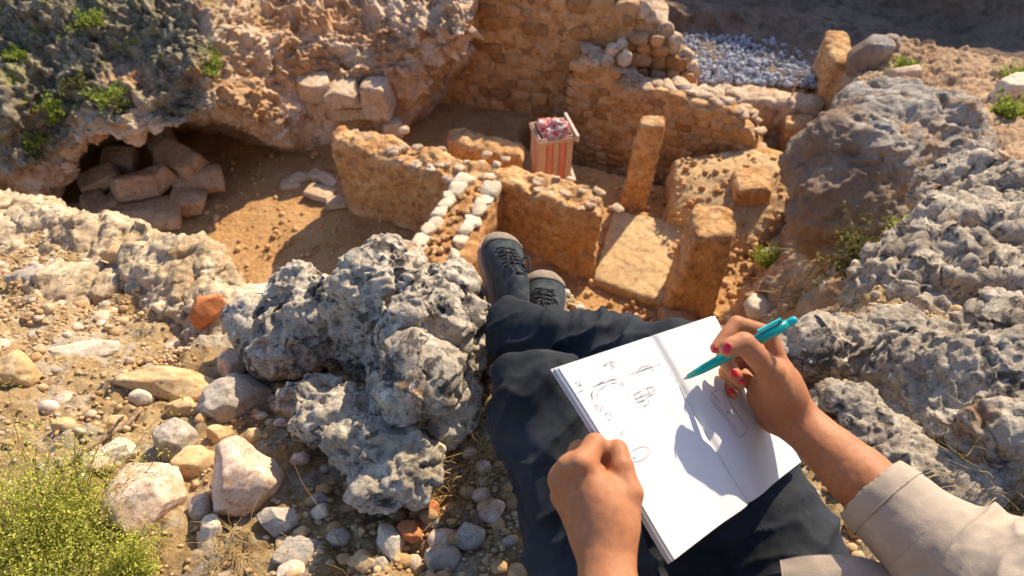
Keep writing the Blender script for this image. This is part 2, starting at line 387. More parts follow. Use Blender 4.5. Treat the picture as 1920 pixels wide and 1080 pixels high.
# left cliff with the cave and the rough slope beside it: columns left to right, rows from plateau to floor
cols = [
 # plateau      crest          face           brow            lip             ceiling        back top        back floor
 [(-420, 0, -1.9), (-420, 60, -2.0), (-420, 160, -2.6), (-400, 260, -3.1), (-380, 400, -4.0), (-360, 430, -4.5), (-350, 440, -5), (-340, 470, -5.2)],
 [(-150, -40, -2.1), (-150, 20, -2.2), (-150, 130, -2.7), (-150, 250, -3.3), (-120, 400, -4.1), (-100, 430, -4.6), (-90, 430, -5), (-80, 480, -5.2)],
 [(0, -70, -2.2), (0, -10, -2.3), (0, 120, -2.7), (10, 270, -3.3), (40, 395, -4.3), (70, 415, -4.8), (90, 415, -5.1), (95, 420, -5.3)],
 [(70, -70, -2.3), (70, 0, -2.3), (75, 110, -2.75), (80, 220, -3.25), (97, 290, -3.7), (110, 330, -4.2), (110, 380, -4.9), (110, 400, -5.2)],
 [(140, -70, -2.3), (140, -5, -2.35), (150, 100, -2.75), (150, 200, -3.15), (140, 252, -3.45), (135, 275, -3.6), (120, 300, -4.3), (125, 340, -5.1)],
 [(220, -70, -2.3), (220, 0, -2.4), (235, 95, -2.8), (240, 195, -3.15), (235, 248, -3.4), (225, 240, -3.6), (205, 235, -4.2), (190, 275, -5.1)],
 [(300, -70, -2.4), (305, 5, -2.45), (325, 95, -2.8), (335, 190, -3.2), (325, 236, -3.45), (315, 225, -3.6), (300, 225, -4.3), (285, 255, -5.1)],
 [(370, -70, -2.4), (380, 10, -2.5), (400, 90, -2.85), (420, 165, -3.2), (420, 206, -3.45), (400, 205, -3.75), (380, 225, -4.4), (370, 250, -5.1)],
 [(440, -60, -2.7), (450, 15, -2.85), (465, 90, -3.2), (480, 170, -3.6), (485, 232, -4.0), (470, 245, -4.3), (450, 245, -4.7), (440, 265, -5.1)],
 [(510, -60, -2.9), (520, 18, -3.1), (530, 95, -3.45), (540, 180, -3.95), (545, 262, -4.5), (535, 275, -4.7), (520, 275, -4.9), (510, 285, -5.1)],
 [(590, -60, -3.0), (600, 25, -3.25), (605, 100, -3.6), (605, 180, -4.1), (600, 245, -4.65), (600, 262, -4.8), (600, 270, -4.9), (600, 285, -5.1)],
 [(670, -50, -3.1), (680, 35, -3.35), (685, 100, -3.65), (685, 150, -3.95), (690, 200, -4.4), (690, 235, -4.8), (690, 250, -4.9), (690, 262, -5.2)],
 [(740, -50, -3.1), (755, 45, -3.3), (765, 100, -3.6), (765, 140, -3.85), (760, 190, -4.3), (757, 225, -4.7), (755, 245, -4.95), (752, 262, -5.2)],
 [(800, -50, -3.1), (815, 50, -3.2), (820, 85, -3.4), (812, 120, -3.75), (802, 165, -4.1), (795, 200, -4.6), (790, 225, -4.95), (785, 240, -5.2)],
 [(850, -60, -3.0), (852, 40, -3.0), (855, 70, -3.1), (852, 100, -3.6), (848, 135, -4.2), (845, 160, -4.7), (842, 185, -5.0), (840, 195, -5.2)],
 [(900, -90, -2.7), (890, 20, -2.9), (890, 50, -3.2), (890, 80, -3.7), (890, 110, -4.3), (890, 135, -4.8), (890, 150, -5.1), (890, 165, -5.3)],
]
V, F = sheet([[at(*p) for p in c] for c in cols], 520, 300)
def fcliff(p):
    k = np.clip((p[:, 2] + 5.1) / 1.2, .25, 1)
    return rocky(p, .16, 2.4, 11, .8) * k + .05 * fbm(p * np.array([1, 1, 2.6]), 2.2, 4, 15, .6, True) * k * np.clip((p[:, 0] + 4.2) * .8, 0, 1) + .045 * fbm(p, 7, 4, 5, .6, True) * k
V = displace(V, F, fcliff)
CLIFF = V
struct(link_mesh("cliff", V, F, M_lichen))

# far plateau behind the pit
far = [
 [at(-900, -20, -1.8), at(-300, -30, -2.0), at(200, -15, -2.5), at(620, 0, -3.3), at(900, -30, -3.3), at(1150, 0, -3.5), at(1250, 60, -3.6)],
 [aty(-900, -60, 9), aty(-300, -80, 9), aty(200, -80, 9.6), aty(620, -70, 10.4), aty(900, -90, 11.4), aty(1150, -60, 11.4), aty(1250, -20, 11.4)],
 [aty(-900, -150, 13), aty(-300, -180, 13), aty(200, -180, 13), aty(620, -180, 14), aty(900, -180, 14), aty(1150, -170, 14), aty(1250, -170, 14)],
 [aty(-900, -350, 30), aty(-300, -350, 30), aty(200, -350, 30), aty(620, -350, 30), aty(900, -350, 30), aty(1150, -350, 30), aty(1250, -350, 30)],
]
V, F = sheet(far, 160, 300)
V = displace(V, F, lambda p: rocky(p, .10, 1.8, 31, .8)); struct(link_mesh("plateau", V, F, M_cliff))

# ground on the far right with the pale gravel strip, and the shaded hillside above it
farR = [
 [(1150, 150, -4.2), (1290, 152, -4.2), (1420, 165, -4.2), (1560, 170, -4.2), (1700, 190, -4.0), (1900, 200, -3.8)],
 [(1150, 120, -4.2), (1290, 128, -4.15), (1420, 140, -4.15), (1560, 150, -4.1), (1700, 160, -3.8), (1900, 170, -3.6)],
 [(1150, 50, -4.1), (1250, 62, -4.1), (1420, 72, -4.1), (1580, 85, -4.0), (1700, 100, -3.7), (1950, 130, -3.4)],
]
farR = [[at(*p) for p in c] for c in farR]
farR.append([aty(x, y, d) for x, y, d in ((1100, 8, 10.6), (1250, 16, 10.6), (1420, 22, 10.7), (1600, 30, 10.6), (1750, 60, 10), (2000, 100, 8.6))])
farR.append([aty(x, y, d) for x, y, d in ((1100, -60, 11.8), (1250, -60, 11.8), (1420, -60, 11.8), (1600, -50, 11.6), (1750, -20, 11), (2000, 20, 9.6))])
farR.append([np.array(q) for q in ((1.2, 14, -2.8), (3, 14, -2.2), (5.5, 14, -.6), (8, 13.6, .2), (10, 12.4, .2), (12, 10.4, .0))])  # this row and the next: unseen crest, raised to shade the gravel strip
farR.append([np.array(q) for q in ((1.2, 16, -1.9), (3, 16, -1.0), (5.5, 16, .9), (8, 15.6, 1.6), (10.5, 14.4, 1.6), (13.5, 12, 1.2))])
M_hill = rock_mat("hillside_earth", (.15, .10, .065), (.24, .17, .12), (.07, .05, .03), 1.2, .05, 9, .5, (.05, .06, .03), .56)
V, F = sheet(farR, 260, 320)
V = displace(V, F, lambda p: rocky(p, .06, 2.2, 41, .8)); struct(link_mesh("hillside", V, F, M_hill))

# right bank from the pit floor up to the ledge, with the tan slope behind the boulder
bank = [
 [(1560, 240, -4.9), (1575, 190, -4.0), (1600, 120, -3.6), (1680, 80, -3.45), (1800, 95, -3.3), (1960, 120, -3.1), (2500, 160, -2.6)],
 [(1535, 270, -4.9), (1560, 230, -3.9), (1600, 170, -3.4), (1700, 145, -3.15), (1800, 150, -3.0), (1950, 165, -2.8), (2500, 200, -2.3)],
 [(1500, 340, -5.0), (1540, 310, -3.9), (1600, 260, -3.0), (1720, 230, -2.7), (1820, 225, -2.5), (1950, 235, -2.3), (2500, 250, -1.9)],
 [(1450, 430, -5.1), (1500, 420, -4.2), (1570, 390, -3.0), (1700, 350, -2.3), (1830, 320, -1.9), (1950, 310, -1.6), (2500, 320, -1.2)],
 [(1400, 520, -5.1), (1455, 520, -4.2), (1530, 500, -3.0), (1630, 460, -2.0), (1780, 410, -1.4), (1950, 380, -1.1), (2500, 390, -.9)],
 [(1345, 640, -5.1), (1420, 620, -4.1), (1500, 600, -2.6), (1590, 560, -1.5), (1740, 500, -1.0), (1950, 440, -.8), (2500, 460, -.7)],
 [(1300, 760, -5.1), (1400, 720, -3.8), (1480, 690, -2.1), (1570, 640, -1.1), (1740, 560, -.7), (1950, 500, -.6), (2500, 520, -.5)],
]
V, F = sheet([[at(*p) for p in c] for c in bank], 420, 420)
V = displace(V, F, lambda p: rocky(p, .08, 2.4, 51, .9) + .03 * fbm(p * np.array([1, 1, .35]), 6, 4, 9, .6, True)); BANK = V; struct(link_mesh("right_bank", V, F, M_earth))

# near ledge that the person sits on
EX = [-4, -2.16, -1.49, -.83, -.45, -.2, 0, .15, .3, .53, .79, 1.16, 1.6, 2.35, 4.5]
EY = [3.2, 2.04, 1.78, 1.27, 1.02, .97, .99, .90, .82, .80, .92, 1.33, 1.75, 2.4, 3.3]
EZ = [-1.3, -.8, -.68, -.45, -.28, -.18, -.08, -.09, -.25, -.2, -.15, -.38, -.6, -.95, -1.2]
def ledge_z(x, y):
    ye = np.interp(x, EX, EY); ze = np.interp(x, EX, EZ); t = np.clip((y - .35) / np.maximum(ye - .35, .1), 0, 1)
    return -.02 + (ze + .02) * t ** 1.25 + .03 * np.clip(np.abs(x) - .8, 0, 2) * (1 - t)
nx, ny = 620, 420
xs = np.linspace(-3.4, 3.4, nx) ; xs = np.sign(xs) * (np.abs(xs) / 3.4) ** 1.35 * 3.4
tt = np.concatenate([np.linspace(0, 1, 300), 1 + np.linspace(.008, 1, ny - 300) ** 1.2])
Xg, Tg = np.meshgrid(xs, tt, indexing='ij'); Xg = Xg.ravel(); Tg = Tg.ravel()
ye = np.interp(Xg, EX, EY); ze = np.interp(Xg, EX, EZ); up = np.minimum(Tg, 1); dn = np.clip(Tg - 1, 0, 1)
Y = -1.4 + (ye + 1.4) * up + .1 * np.sin(np.minimum(dn * 12, 1) * 1.57) - .25 * dn
Z = ledge_z(Xg, np.minimum(Y, ye)) - 5.2 * dn ** 1.1 - .05 * np.minimum(dn * 12, 1)
V = np.c_[Xg, Y, Z]; F = grid_faces(nx, ny)
def fledge(p):
    near = np.clip((1.2 - p[:, 1]) * 2, 0, 1)
    shelf = np.clip((-p[:, 0] - .35) * 2.2, 0, 1) * np.clip((p[:, 1] - .72) * 2.2, 0, 1)
    d = shelf * (rocky(p, .05, 4.5, 71, .8) + .016 * fbm(p, 18, 3, 72, .6, True)) + .004 * fbm(p, 70, 2, 67, .6, True) + .025 * fbm(p, 3.2, 4, 61) + .010 * fbm(p, 14, 4, 62, .55, True) + rocky(p, .02, 9, 63, .6) * .7 + .006 * fbm(p, 40, 3, 64)
    d += np.clip(-p[:, 2] - .6, 0, 1) * rocky(p, .15, 2.2, 66, .7)
    return d
V = displace(V, F, fledge); LEDGE = (V, F)
struct(link_mesh("ground", V, F, M_ground))

# ------------------------------------------------------------------ masonry
def stones_on(P0, P1, z0f, z1f, h, wmean, seed, depth=.09, outward=None, skip=.0, bulge=1.0, top=True):
    """courses of irregular stones on a vertical face from P0 to P1 (xy)"""
    rg = np.random.RandomState(seed); P0 = np.array(P0[:2]); P1 = np.array(P1[:2]); L = np.linalg.norm(P1 - P0); d = (P1 - P0) / L
    nrm = np.array([d[1], -d[0]]) if outward is None else np.array(outward) / np.linalg.norm(outward)
    parts = []; z = z0f
    while True:
        hh = h * rg.uniform(.75, 1.25); x = -rg.uniform(0, wmean * .5); any_ = False
        while x < L:
            ww = wmean * rg.uniform(.6, 1.5); xc = x + ww / 2; x += ww
            if xc > L: break
            zt = z1f(xc / L) if callable(z1f) else z1f
            zc = z + hh / 2 + rg.uniform(-.12, .12) * hh
            if zc + hh * .25 > zt: continue
            any_ = True
            if rg.rand() < skip: continue
            Vs, Fs = stone_mesh(rg.randint(9999), 3, 6, .05, .86, .025)
            Vs = Vs * np.array([ww * .585, depth * rg.uniform(.8, 1.2), hh * .60])
            a = math.atan2(d[1], d[0]); R = rot(rg.normal() * .05, rg.normal() * .07, a + rg.normal() * .06)
            c = np.append(P0 + d * xc + nrm * rg.uniform(-.01, .03), zc); parts.append((Vs @ R.T + c, Fs))
        z += hh
        if not any_ and z > z0f + h * 1.5: break
        if z > 3: break
    return parts
def add_wall(name, label, cat, base_groups, hres, mat, parts, smat, amp=.03, sc=3, s=0, group=None, extra=()):
    """wall core plus its facing stones, one thing"""
    V, F = sdf(base_groups, hres); V = relax(V, F, 1); V = displace(V, F, lambda p: rocky(p, amp, sc, s) + amp * .25 * fbm(p, sc * 4, 3, s + 4, .6, True))
    lo, hi = V.min(0), V.max(0); org = ((lo[0] + hi[0]) / 2, (lo[1] + hi[1]) / 2, lo[2])
    if not parts and not extra:
        return tag(link_mesh(name, V, F, mat, None, org), label, cat, group)
    e = empty(name, org, label, cat, group); link_mesh("wall_core", V, F, mat, e, org)
    if parts: Vm, Fm = merge(parts); link_mesh("facing_stones", Vm, Fm, smat, e, org)
    for nm, (Vx, Fx), mx in extra: link_mesh(nm, Vx, Fx, mx, e, org)
    return e
def top_stones(pts, z, n, size, seed, flat=.5, jit=.04):
    """capping stones along a polyline of world xy points"""
    rg = np.random.RandomState(seed); P = np.array(pts)[:, :2]; seg = np.linalg.norm(np.diff(P, axis=0), axis=1); cum = np.r_[0, np.cumsum(seg)]
    parts = []
    for i in range(n):
        t = (i + .5) / n * cum[-1]; k = min(np.searchsorted(cum, t, 'right') - 1, len(seg) - 1); f = (t - cum[k]) / seg[k]
        c = P[k] + (P[k + 1] - P[k]) * f + rg.normal(size=2) * jit
        Vs, Fs = stone_mesh(rg.randint(9999), 3, 9, .07, .85, .03); a = math.atan2(*(P[k + 1] - P[k])[::-1])
        sz = size * rg.uniform(.75, 1.25); Vs = Vs * np.array([sz, sz * rg.uniform(.65, .9), sz * flat * rg.uniform(.8, 1.2)])
        zz = z(c[0], c[1]) if callable(z) else z
        parts.append((Vs @ rot(rg.normal() * .1, rg.normal() * .1, a + rg.normal() * .25).T + np.array([*c, zz]), Fs))
    return parts

# back retaining wall
b0, b1 = at(842, 188, -5), at(1100, 225, -5)
bt = lambda t: -3.0 + .0 * t
A = aty(835, 0, b0[1] + .02); 
d = (b1 - b0)[:2]; d /= np.linalg.norm(d); nb_ = np.array([-d[1], d[0]])
p0 = b0[:2] - d * .3; p1 = b1[:2] + d * .55
core = prism([p0 - nb_ * .065, p1 - nb_ * .065, p1 + nb_ * .55, p0 + nb_ * .55], -5.2, -3.05, .04)
parts = stones_on(p0, p1, -5.0, -3.0, .21, .27, 3, .10)
caps = top_stones([p0 + nb_ * .2, p1 + nb_ * .2], -3.0, 13, .17, 5, .8, .05) + top_stones([p0 + nb_ * .5, p1 + nb_ * .5], -2.95, 12, .16, 6, .8, .07)
add_wall("retaining_wall", "tall brown rubble stone wall closing the back of the pit, pale boulders along its top", "stone wall",
         [([core], .0)], .04, M_cutrock, parts, M_masonry, .03, 3, 1, None, [("cap_stones", merge(caps), M_cliff)])
# lower, darker stub of wall running on behind the stepped wall
q0, q1 = at(1165, 250, -5), at(1330, 262, -5)
q0 = aty(1150, 190, b1[1] - .1); q1 = aty(1300, 190, b1[1] - .5)
zt = lambda t: -3.15 - 1.0 * t ** 1.6
d2_ = (q1 - q0)[:2]; d2_ /= np.linalg.norm(d2_); n2 = np.array([-d2_[1], d2_[0]])
L2 = np.linalg.norm((q1 - q0)[:2])
core = prism([q0[:2] + n2 * .03, q1[:2] + n2 * .03, q1[:2] + n2 * .5, q0[:2] + n2 * .5], -5.2, lambda x, y: zt(np.clip(((x - q0[0]) * d2_[0] + (y - q0[1]) * d2_[1]) / L2, 0, 1)), .04)
caps = []
for i in range(7):
    t = (i + .3) / 7; c = q0[:2] + (q1 - q0)[:2] * t + n2 * .15; Vs, Fs = stone_mesh(300 + i, 3, 9, .08, .3); caps.append((Vs * .15 @ rot(i, i * 2, 0).T + np.array([*c, zt(t) + .06]), Fs))
add_wall("rubble_wall", "low ruined rubble wall sloping down behind the stepped wall, round boulders on its crest", "stone wall",
         [([core], .0)], .04, M_cutrock, stones_on(q0, q1, -5.0, zt, .2, .22, 13, .1), M_masonry, .04, 3, 2, None, [("cap_stones", merge(caps), M_cliff)])

# stepped side wall with coursed masonry
s0, s1 = at(1066, 303, -5.5), at(1262, 372, -5.7)
ds = (s1 - s0)[:2]; Ls = np.linalg.norm(ds); ds /= Ls; s1x = s0[:2] + ds * (Ls * 1.58); Lt = Ls * 1.58; nsd = np.array([-ds[1], ds[0]])
def side_top(t):
    return np.interp(t, [0, .20, .21, .30, .55, .60, .8, .86, .93, 1], [-3.62, -3.66, -3.90, -3.92, -3.86, -3.92, -3.9, -4.02, -4.2, -4.5])
stf = lambda x, y: side_top(np.clip(((x - s0[0]) * ds[0] + (y - s0[1]) * ds[1]) / Lt, 0, 1))
core = prism([s0[:2] - nsd * .045, s1x - nsd * .045, s1x + nsd * .42, s0[:2] + nsd * .42], -5.8, lambda x, y: stf(x, y) - .02, .03)
parts = stones_on(s0, s1x, -5.65, side_top, .15, .25, 23, .07)
caps = []
rg = np.random.RandomState(4)
for i in range(46):
    t = (i + .5) / 46; c = s0[:2] + ds * Lt * t + nsd * rg.uniform(.05, .36)
    Vs, Fs = stone_mesh(400 + i, 3, 9, .08, .5); caps.append((Vs * np.array([.13, .10, .045]) @ rot(rg.normal() * .1, rg.normal() * .1, rg.uniform(0, 3)).T + np.array([*c, side_top(t) - .015]), Fs))
for k, (px, py, z, r) in enumerate([(1150, 95, -3.55, .12), (1165, 85, -3.5, .1), (1140, 115, -3.65, .11), (1170, 108, -3.6, .13), (1120, 118, -3.7, .10)]):
    Vs, Fs = stone_mesh(450 + k, 3, 9, .08, .4); caps.append((Vs * r @ rot(k, k, k).T + at(px, py, z), Fs))
add_wall("side_wall", "stepped orange masonry wall of squared stones to the right of the crate, behind the upright pillar", "stone wall",
         [([core], .0)], .03, M_cutrock, parts, M_masonry, .02, 4, 3, None, [("cap_stones", merge(caps), M_cliff)])
# long thick wall across the pit
ZT = -3.86
mw = poly([(622, 240), (690, 250), (742, 252), (882, 298), (965, 308), (1050, 326), (1132, 362), (1128, 400), (1040, 380), (940, 348), (870, 338), (745, 303), (700, 290), (622, 272)], ZT)
def mtop(x, y): return ZT + .05 * vnoise(np.c_[x, y, x * 0] * 3, 2) + .03 * vnoise(np.c_[x, y, x * 0] * 9, 3) + .10 * np.exp(-((x + 2.15) / .28) ** 2)
rg = np.random.RandomState(8); caps = []
mid = [at(655, 262, ZT), at(745, 280, ZT), at(880, 318, ZT), at(960, 330, ZT), at(1050, 352, ZT), at(1120, 380, ZT)]
caps = top_stones(mid, ZT - .012, 46, .08, 8, .45, .17)
add_wall("cross_wall", "thick orange wall with rounded left end crossing the middle of the pit", "stone wall",
         [([prism(mw, -5.15, mtop, .03)], .0)], .022, M_cutrock, None, None, .045, 3.2, 5, None, [("top_rubble", merge(caps), M_cliff)])
# spur wall coming towards the viewer, with pale stones along both edges
Z2 = -3.84
sp = poly([(878, 318), (945, 338), (905, 440), (868, 545), (830, 640), (690, 620), (765, 470)], Z2)
caps = top_stones([at(874, 335, Z2), at(838, 385, Z2), at(770, 478, Z2)], Z2 + .015, 9, .135, 31, .42, .015)
caps += top_stones([at(925, 350, Z2), at(893, 410, Z2), at(846, 488, Z2)], Z2 + .015, 7, .13, 32, .42, .02)
fill = top_stones([at(905, 340, Z2), at(868, 410, Z2), at(812, 490, Z2)], Z2 + .01, 60, .045, 33, .6, .10)
side = stones_on(at(943, 352, -5), at(868, 560, -5), -4.95, -3.9, .12, .16, 35, .05, outward=(1, .3))
add_wall("spur_wall", "narrow wall running toward the grey rock from the cross wall, two rows of white stones on top", "stone wall",
         [([prism(sp, -5.15, Z2 - .02, .04)], .0)], .03, M_masonry, None, None, .03, 5, 6, None,
         [("edge_stones", merge(caps), M_white), ("rubble_fill", merge(fill), M_masonry)])
# low block behind the cross wall
tag(solid("wall_stub", [([prism(poly([(836, 240), (870, 234), (925, 252), (982, 268), (980, 296), (915, 285), (836, 262)], -4.45), -5.1, -4.45, .04)], .0)], .025, M_cutrock, .04, 3.5, 7),
    "short low wall stub on the shaded floor left of the crate", "stone block")
# upright monolith pillar
def leaned(bpx, bz, tpx, tz, back=.26):
    """8 corners from four base pixels and four top pixels"""
    return [at(x, y, bz) for x, y in bpx] + [at(x, y, tz) for x, y in tpx]
def pillar(bx0, bx1, by, tx0, tx1, zb, zt_, dep, slope=0.0):
    b0 = at(bx0, by, zb); b1 = at(bx1, by, zb); y = b0[1]
    k = (zt_ - CAMZ)
    def xt(px):   # top corner on the same depth plane
        r = None
        lo, hi = -400, 1400
        for _ in range(50):
            m = (lo + hi) / 2; q = ray(px, m); z = CAMZ + q[2] * (y / q[1])
            if z > zt_: lo = m
            else: hi = m
        q = ray(px, lo); return np.array([q[0] * y / q[1], y, zt_])
    t0 = xt(tx0); t1 = xt(tx1); dv = np.array([dep * .15, dep, 0]); up = np.array([0, 0, slope])
    return [b0, b1, b1 + dv, b0 + dv, t0, t1, t1 + dv + up, t0 + dv + up]
tag(solid("stone_pillar", [([hexa(pillar(1160, 1210, 402, 1200, 1249, -5.1, -3.62, .26, 0), .02)], .0), ], .018, M_cutrock, .018, 5, 9,
    cuts=[(hexa([at(1195, 236, -3.52), at(1215, 214, -3.52), at(1215, 200, -3.52), at(1170, 236, -3.52)] + [at(1195, 236, -3.3), at(1215, 214, -3.3), at(1215, 200, -3.3), at(1170, 236, -3.3)]), .02)]),
    "tall slim upright stone pillar with a pointed top standing alone", "pillar")
tag(solid("stone_pier", [([hexa(pillar(1238, 1335, 605, 1300, 1378, -5.1, -3.68, .5, .05), .03)], .0)], .022, M_cutrock, .035, 4, 10),
    "thick orange pier with flat pale top rising just beyond the open notebook", "pier")
tag(solid("low_pier", [([hexa(pillar(1366, 1440, 420, 1378, 1452, -4.9, -4.3, .5, 0), .03)], .0)], .022, M_cutrock, .035, 4, 12),
    "squat square stone pier on the far side of the tan terrace below the boulder", "pier")
# raised terrace and slab
tz = lambda x, y: -4.42 + .04 * vnoise(np.c_[x, y, x * 0] * 2, 6) - np.clip((6.9 - y), 0, 2) * .42
tag(solid("terrace", [([prism([at(1262, 290, -4.4), at(1262, 375, -4.5), at(1225, 410, -4.9), at(1400, 470, -4.9), at(1500, 400, -4.6), at(1520, 300, -4.4), at(1400, 270, -4.4)], -5.2, tz, .05)], .0)], .03, M_dust, .035, 4, 14),
    "sunlit tan earth terrace stepped up between the side wall and the squat pier", "terrace")
tag(solid("floor_slab", [([prism(poly([(1152, 395), (1330, 425), (1300, 600), (1245, 572), (1112, 525)], -4.9), -5.1, -4.88, .015)], .0)], .025, M_dust, .02, 4, 15),
    "broad pale beaten earth step with a straight broken front edge between pillar and pier", "floor slab")
# sill and end blocks in the trench
tag(solid("stone_sill", [([hexa([at(1375, 285, -4.7), at(1462, 312, -4.7), at(1475, 295, -4.7), at(1385, 268, -4.7)] + [at(1375, 274, -4.42), at(1462, 300, -4.42), at(1475, 284, -4.42), at(1385, 262, -4.42)])], .0)], .02, M_cutrock, .015, 5, 16),
    "long flat stone sill joining the end of the stepped wall to the small block", "stone sill")
tag(solid("end_block", [([hexa(pillar(1462, 1512, 305, 1475, 1532, -4.9, -4.25, .35, 0), .03)], .0)], .022, M_cutrock, .03, 5, 17),
    "small cracked orange block at the right end of the stone sill", "stone block")
trench = prism(poly([(1310, 152), (1440, 160), (1545, 178), (1548, 200), (1430, 190), (1310, 180)], -4.12), -5.2, -4.12, .05)
tag(solid("trench_bank", [([trench], .0)], .035, M_cliff, .05, 3, 18), "low brown earth bank with a pale rim in front of the white gravel strip", "earth bank")
tag(solid("corner_wall", [([hexa(pillar(1500, 1545, 290, 1560, 1612, -5.1, -3.55, .9, .1), .04)], .0)], .03, M_cutrock, .05, 3, 19),
    "slanting orange wall end climbing the right bank behind the big grey boulder", "stone wall")
# ------------------------------------------------------------------ loose rocks
def project(V):
    q = V - np.array([0, 0, CAMZ]); d = q[:, 1] * cs - q[:, 2] * sn; v = q[:, 1] * sn + q[:, 2] * cs
    d_ = np.maximum(d, 1e-3); return 960 + q[:, 0] / d_ * FPX, 540 - v / d_ * FPX, d
_PC = {}
def hit(V, px, py, rad=7):
    k = id(V)
    if k not in _PC: _PC[k] = project(V)
    X, Y, D = _PC[k]
    for r in (rad, rad * 2.5, rad * 7, rad * 20):
        m = np.where((np.abs(X - px) < r) & (np.abs(Y - py) < r) & (D > .1))[0]
        if len(m): j = m[D[m] < D[m].min() + .08 * D[m].min()]; return V[j].mean(0)
    return at(px, py, -1)
def karst(p, k=1.0, s=0):
    """pitted weathered limestone"""
    d = k * (.026 * fbm(p, 5, 3, s) + .012 * fbm(p, 15, 3, s + 1, .55, True))
    w = p + .012 * np.stack([vnoise(p * 25, s + i) for i in (2, 3, 4)], 1)
    a, b, _ = worley(w * 22, s); d -= k * .013 * np.clip(1 - a / .42, 0, 1) ** .7
    a, b, _ = worley(w * 60, s + 3); d -= k * .008 * np.clip(1 - a / .45, 0, 1) ** .7
    d += k * (.0062 * fbm(w, 32, 3, s + 8, .6, True) * (vnoise(p * 9, s) * .5 + .6)); a, b, i = worley(w * 38, s + 6); d += k * .005 * (i - .5) * np.clip((b - a) * 5, 0, 1); return d
def strata(p, k=1.0, s=0):
    """creased, bedded limestone with few pits"""
    T = np.array([[.94, .1, .33], [-.1, .99, 0], [-.33, -.03, .94]]); q = p @ T.T; st = q * np.array([1, 1.2, 3.2]) + .03 * fbm(p, 7, 2, s)[:, None]
    d = k * (.020 * fbm(p, 5, 3, s) + .012 * fbm(st, 8 / k ** .5, 4, s + 2, .6, True) + .0045 * fbm(st, 34 / k ** .5, 3, s + 5, .6, True))
    w = p + .012 * np.stack([vnoise(p * 25, s + i) for i in (2, 3, 4)], 1); a, b, i = worley(w * 16 / k ** .5, s)
    d += k * .010 * (i - .5) * np.clip((b - a) * 4, 0, 1) - k * .010 * np.clip(.10 - (b - a), 0, 1) * 10 * .35
    a, b, _ = worley(w * 40, s + 3); return d - k * .004 * np.clip(1 - a / .42, 0, 1)
def kform(name, label, ells, h, mat, k=1.0, s=0, cuts=(), blend=.025, cat="rock", group=None):
    V, F = sdf([([e], blend) for e in ells], h, cuts); V = relax(V, F, 1)
    V = displace(V, F, lambda p: rocky(p, .017 * k, 6 / k ** .5, s + 90, .7)); V = relax(V, F, 1)
    V = displace(V, F, (lambda p: strata(p, k, s)) if mat is not M_karst else (lambda p: karst(p, k, s))); lo, hi = V.min(0), V.max(0)
    return tag(link_mesh(name, V, F, mat, None, ((lo[0] + hi[0]) / 2, (lo[1] + hi[1]) / 2, lo[2])), label, cat, group)
kform("limestone_outcrop", "big pitted grey limestone rock rising beside the person's legs", [
    ell(dp(735, 600, 1.30), (.115, .115, .19)), ell(dp(705, 520, 1.36), (.070, .06, .10), rot(.3, .2, .5)), ell(dp(800, 640, 1.22), (.085, .09, .18)), ell(dp(835, 590, 1.28), (.055, .06, .15)),
    ell(dp(640, 590, 1.36), (.10, .08, .12), rot(.2, .4, .3)), ell(dp(560, 630, 1.36), (.085, .07, .07), rot(0, .3, .5)), ell(dp(800, 745, 1.12), (.072, .07, .12)), ell(dp(585, 560, 1.42), (.07, .07, .11)),
    ell(dp(845, 660, 1.22), (.040, .07, .15)), ell(dp(510, 610, 1.42), (.07, .05, .05))],
    .0032, M_karst, 1.0, 3, cuts=[(ell(dp(690, 700, 1.10), (.075, .06, .05)), .03), (ell(dp(760, 560, 1.14), (.03, .05, .04)), .02)])
kform("limestone_block", "lower lumpy grey limestone block in front of the big pitted rock", [
    ell(dp(625, 780, 1.15), (.09, .08, .09), rot(0, .2, .5)), ell(dp(700, 850, 1.07), (.085, .07, .08), rot(.2, 0, -.4)), ell(dp(765, 850, 1.06), (.055, .06, .07)), ell(dp(575, 740, 1.19), (.07, .05, .07)), ell(dp(728, 905, 1.02), (.06, .045, .05))],
    .0036, M_karst, .9, 13)
# right hand outcrops
kform("limestone_outcrop", "broad folded grey limestone outcrop at the right edge above the forearm", [
    ell(dp(1840, 750, 1.22), (.17, .12, .13)), ell(dp(1760, 700, 1.30), (.12, .09, .10)), ell(dp(1930, 700, 1.28), (.16, .14, .14)), ell(dp(1780, 800, 1.18), (.09, .07, .09)), ell(dp(1900, 830, 1.10), (.10, .08, .09))],
    .0042, M_karst2, 1.1, 23)
kform("limestone_outcrop", "low knobbly limestone rock just right of the pen and hand", [
    ell(dp(1560, 668, 1.42), (.12, .08, .09)), ell(dp(1650, 650, 1.45), (.11, .09, .09)), ell(dp(1500, 690, 1.42), (.06, .05, .09))],
    .0042, M_karst2, 1.0, 33)
kform("limestone_outcrop", "long tilted slab of creased limestone running up the right edge below the boulder", [
    ell(dp(1800, 560, 1.75), (.28, .16, .14)), ell(dp(1700, 580, 1.75), (.17, .12, .12)), ell(dp(1880, 490, 2.15), (.30, .22, .16)), ell(dp(1860, 400, 2.75), (.26, .26, .16)), ell(dp(1950, 430, 2.4), (.30, .25, .2))],
    .008, M_karst2, 2.0, 43, blend=.1)
kform("limestone_lump", "small dark rounded limestone lump in the shade beside the bare forearm", [
    ell(dp(1595, 780, 1.22), (.06, .05, .06)), ell(dp(1650, 820, 1.16), (.07, .05, .05)), ell(dp(1560, 755, 1.28), (.04, .04, .05))], .0036, M_karst2, .7, 53)
kform("limestone_lump", "low grey stone hump sunk in the ground under the bent elbow", [
    ell(dp(1690, 870, 1.12), (.08, .05, .05)), ell(dp(1780, 900, 1.08), (.07, .05, .04))], .004, M_karst2, .7, 54)
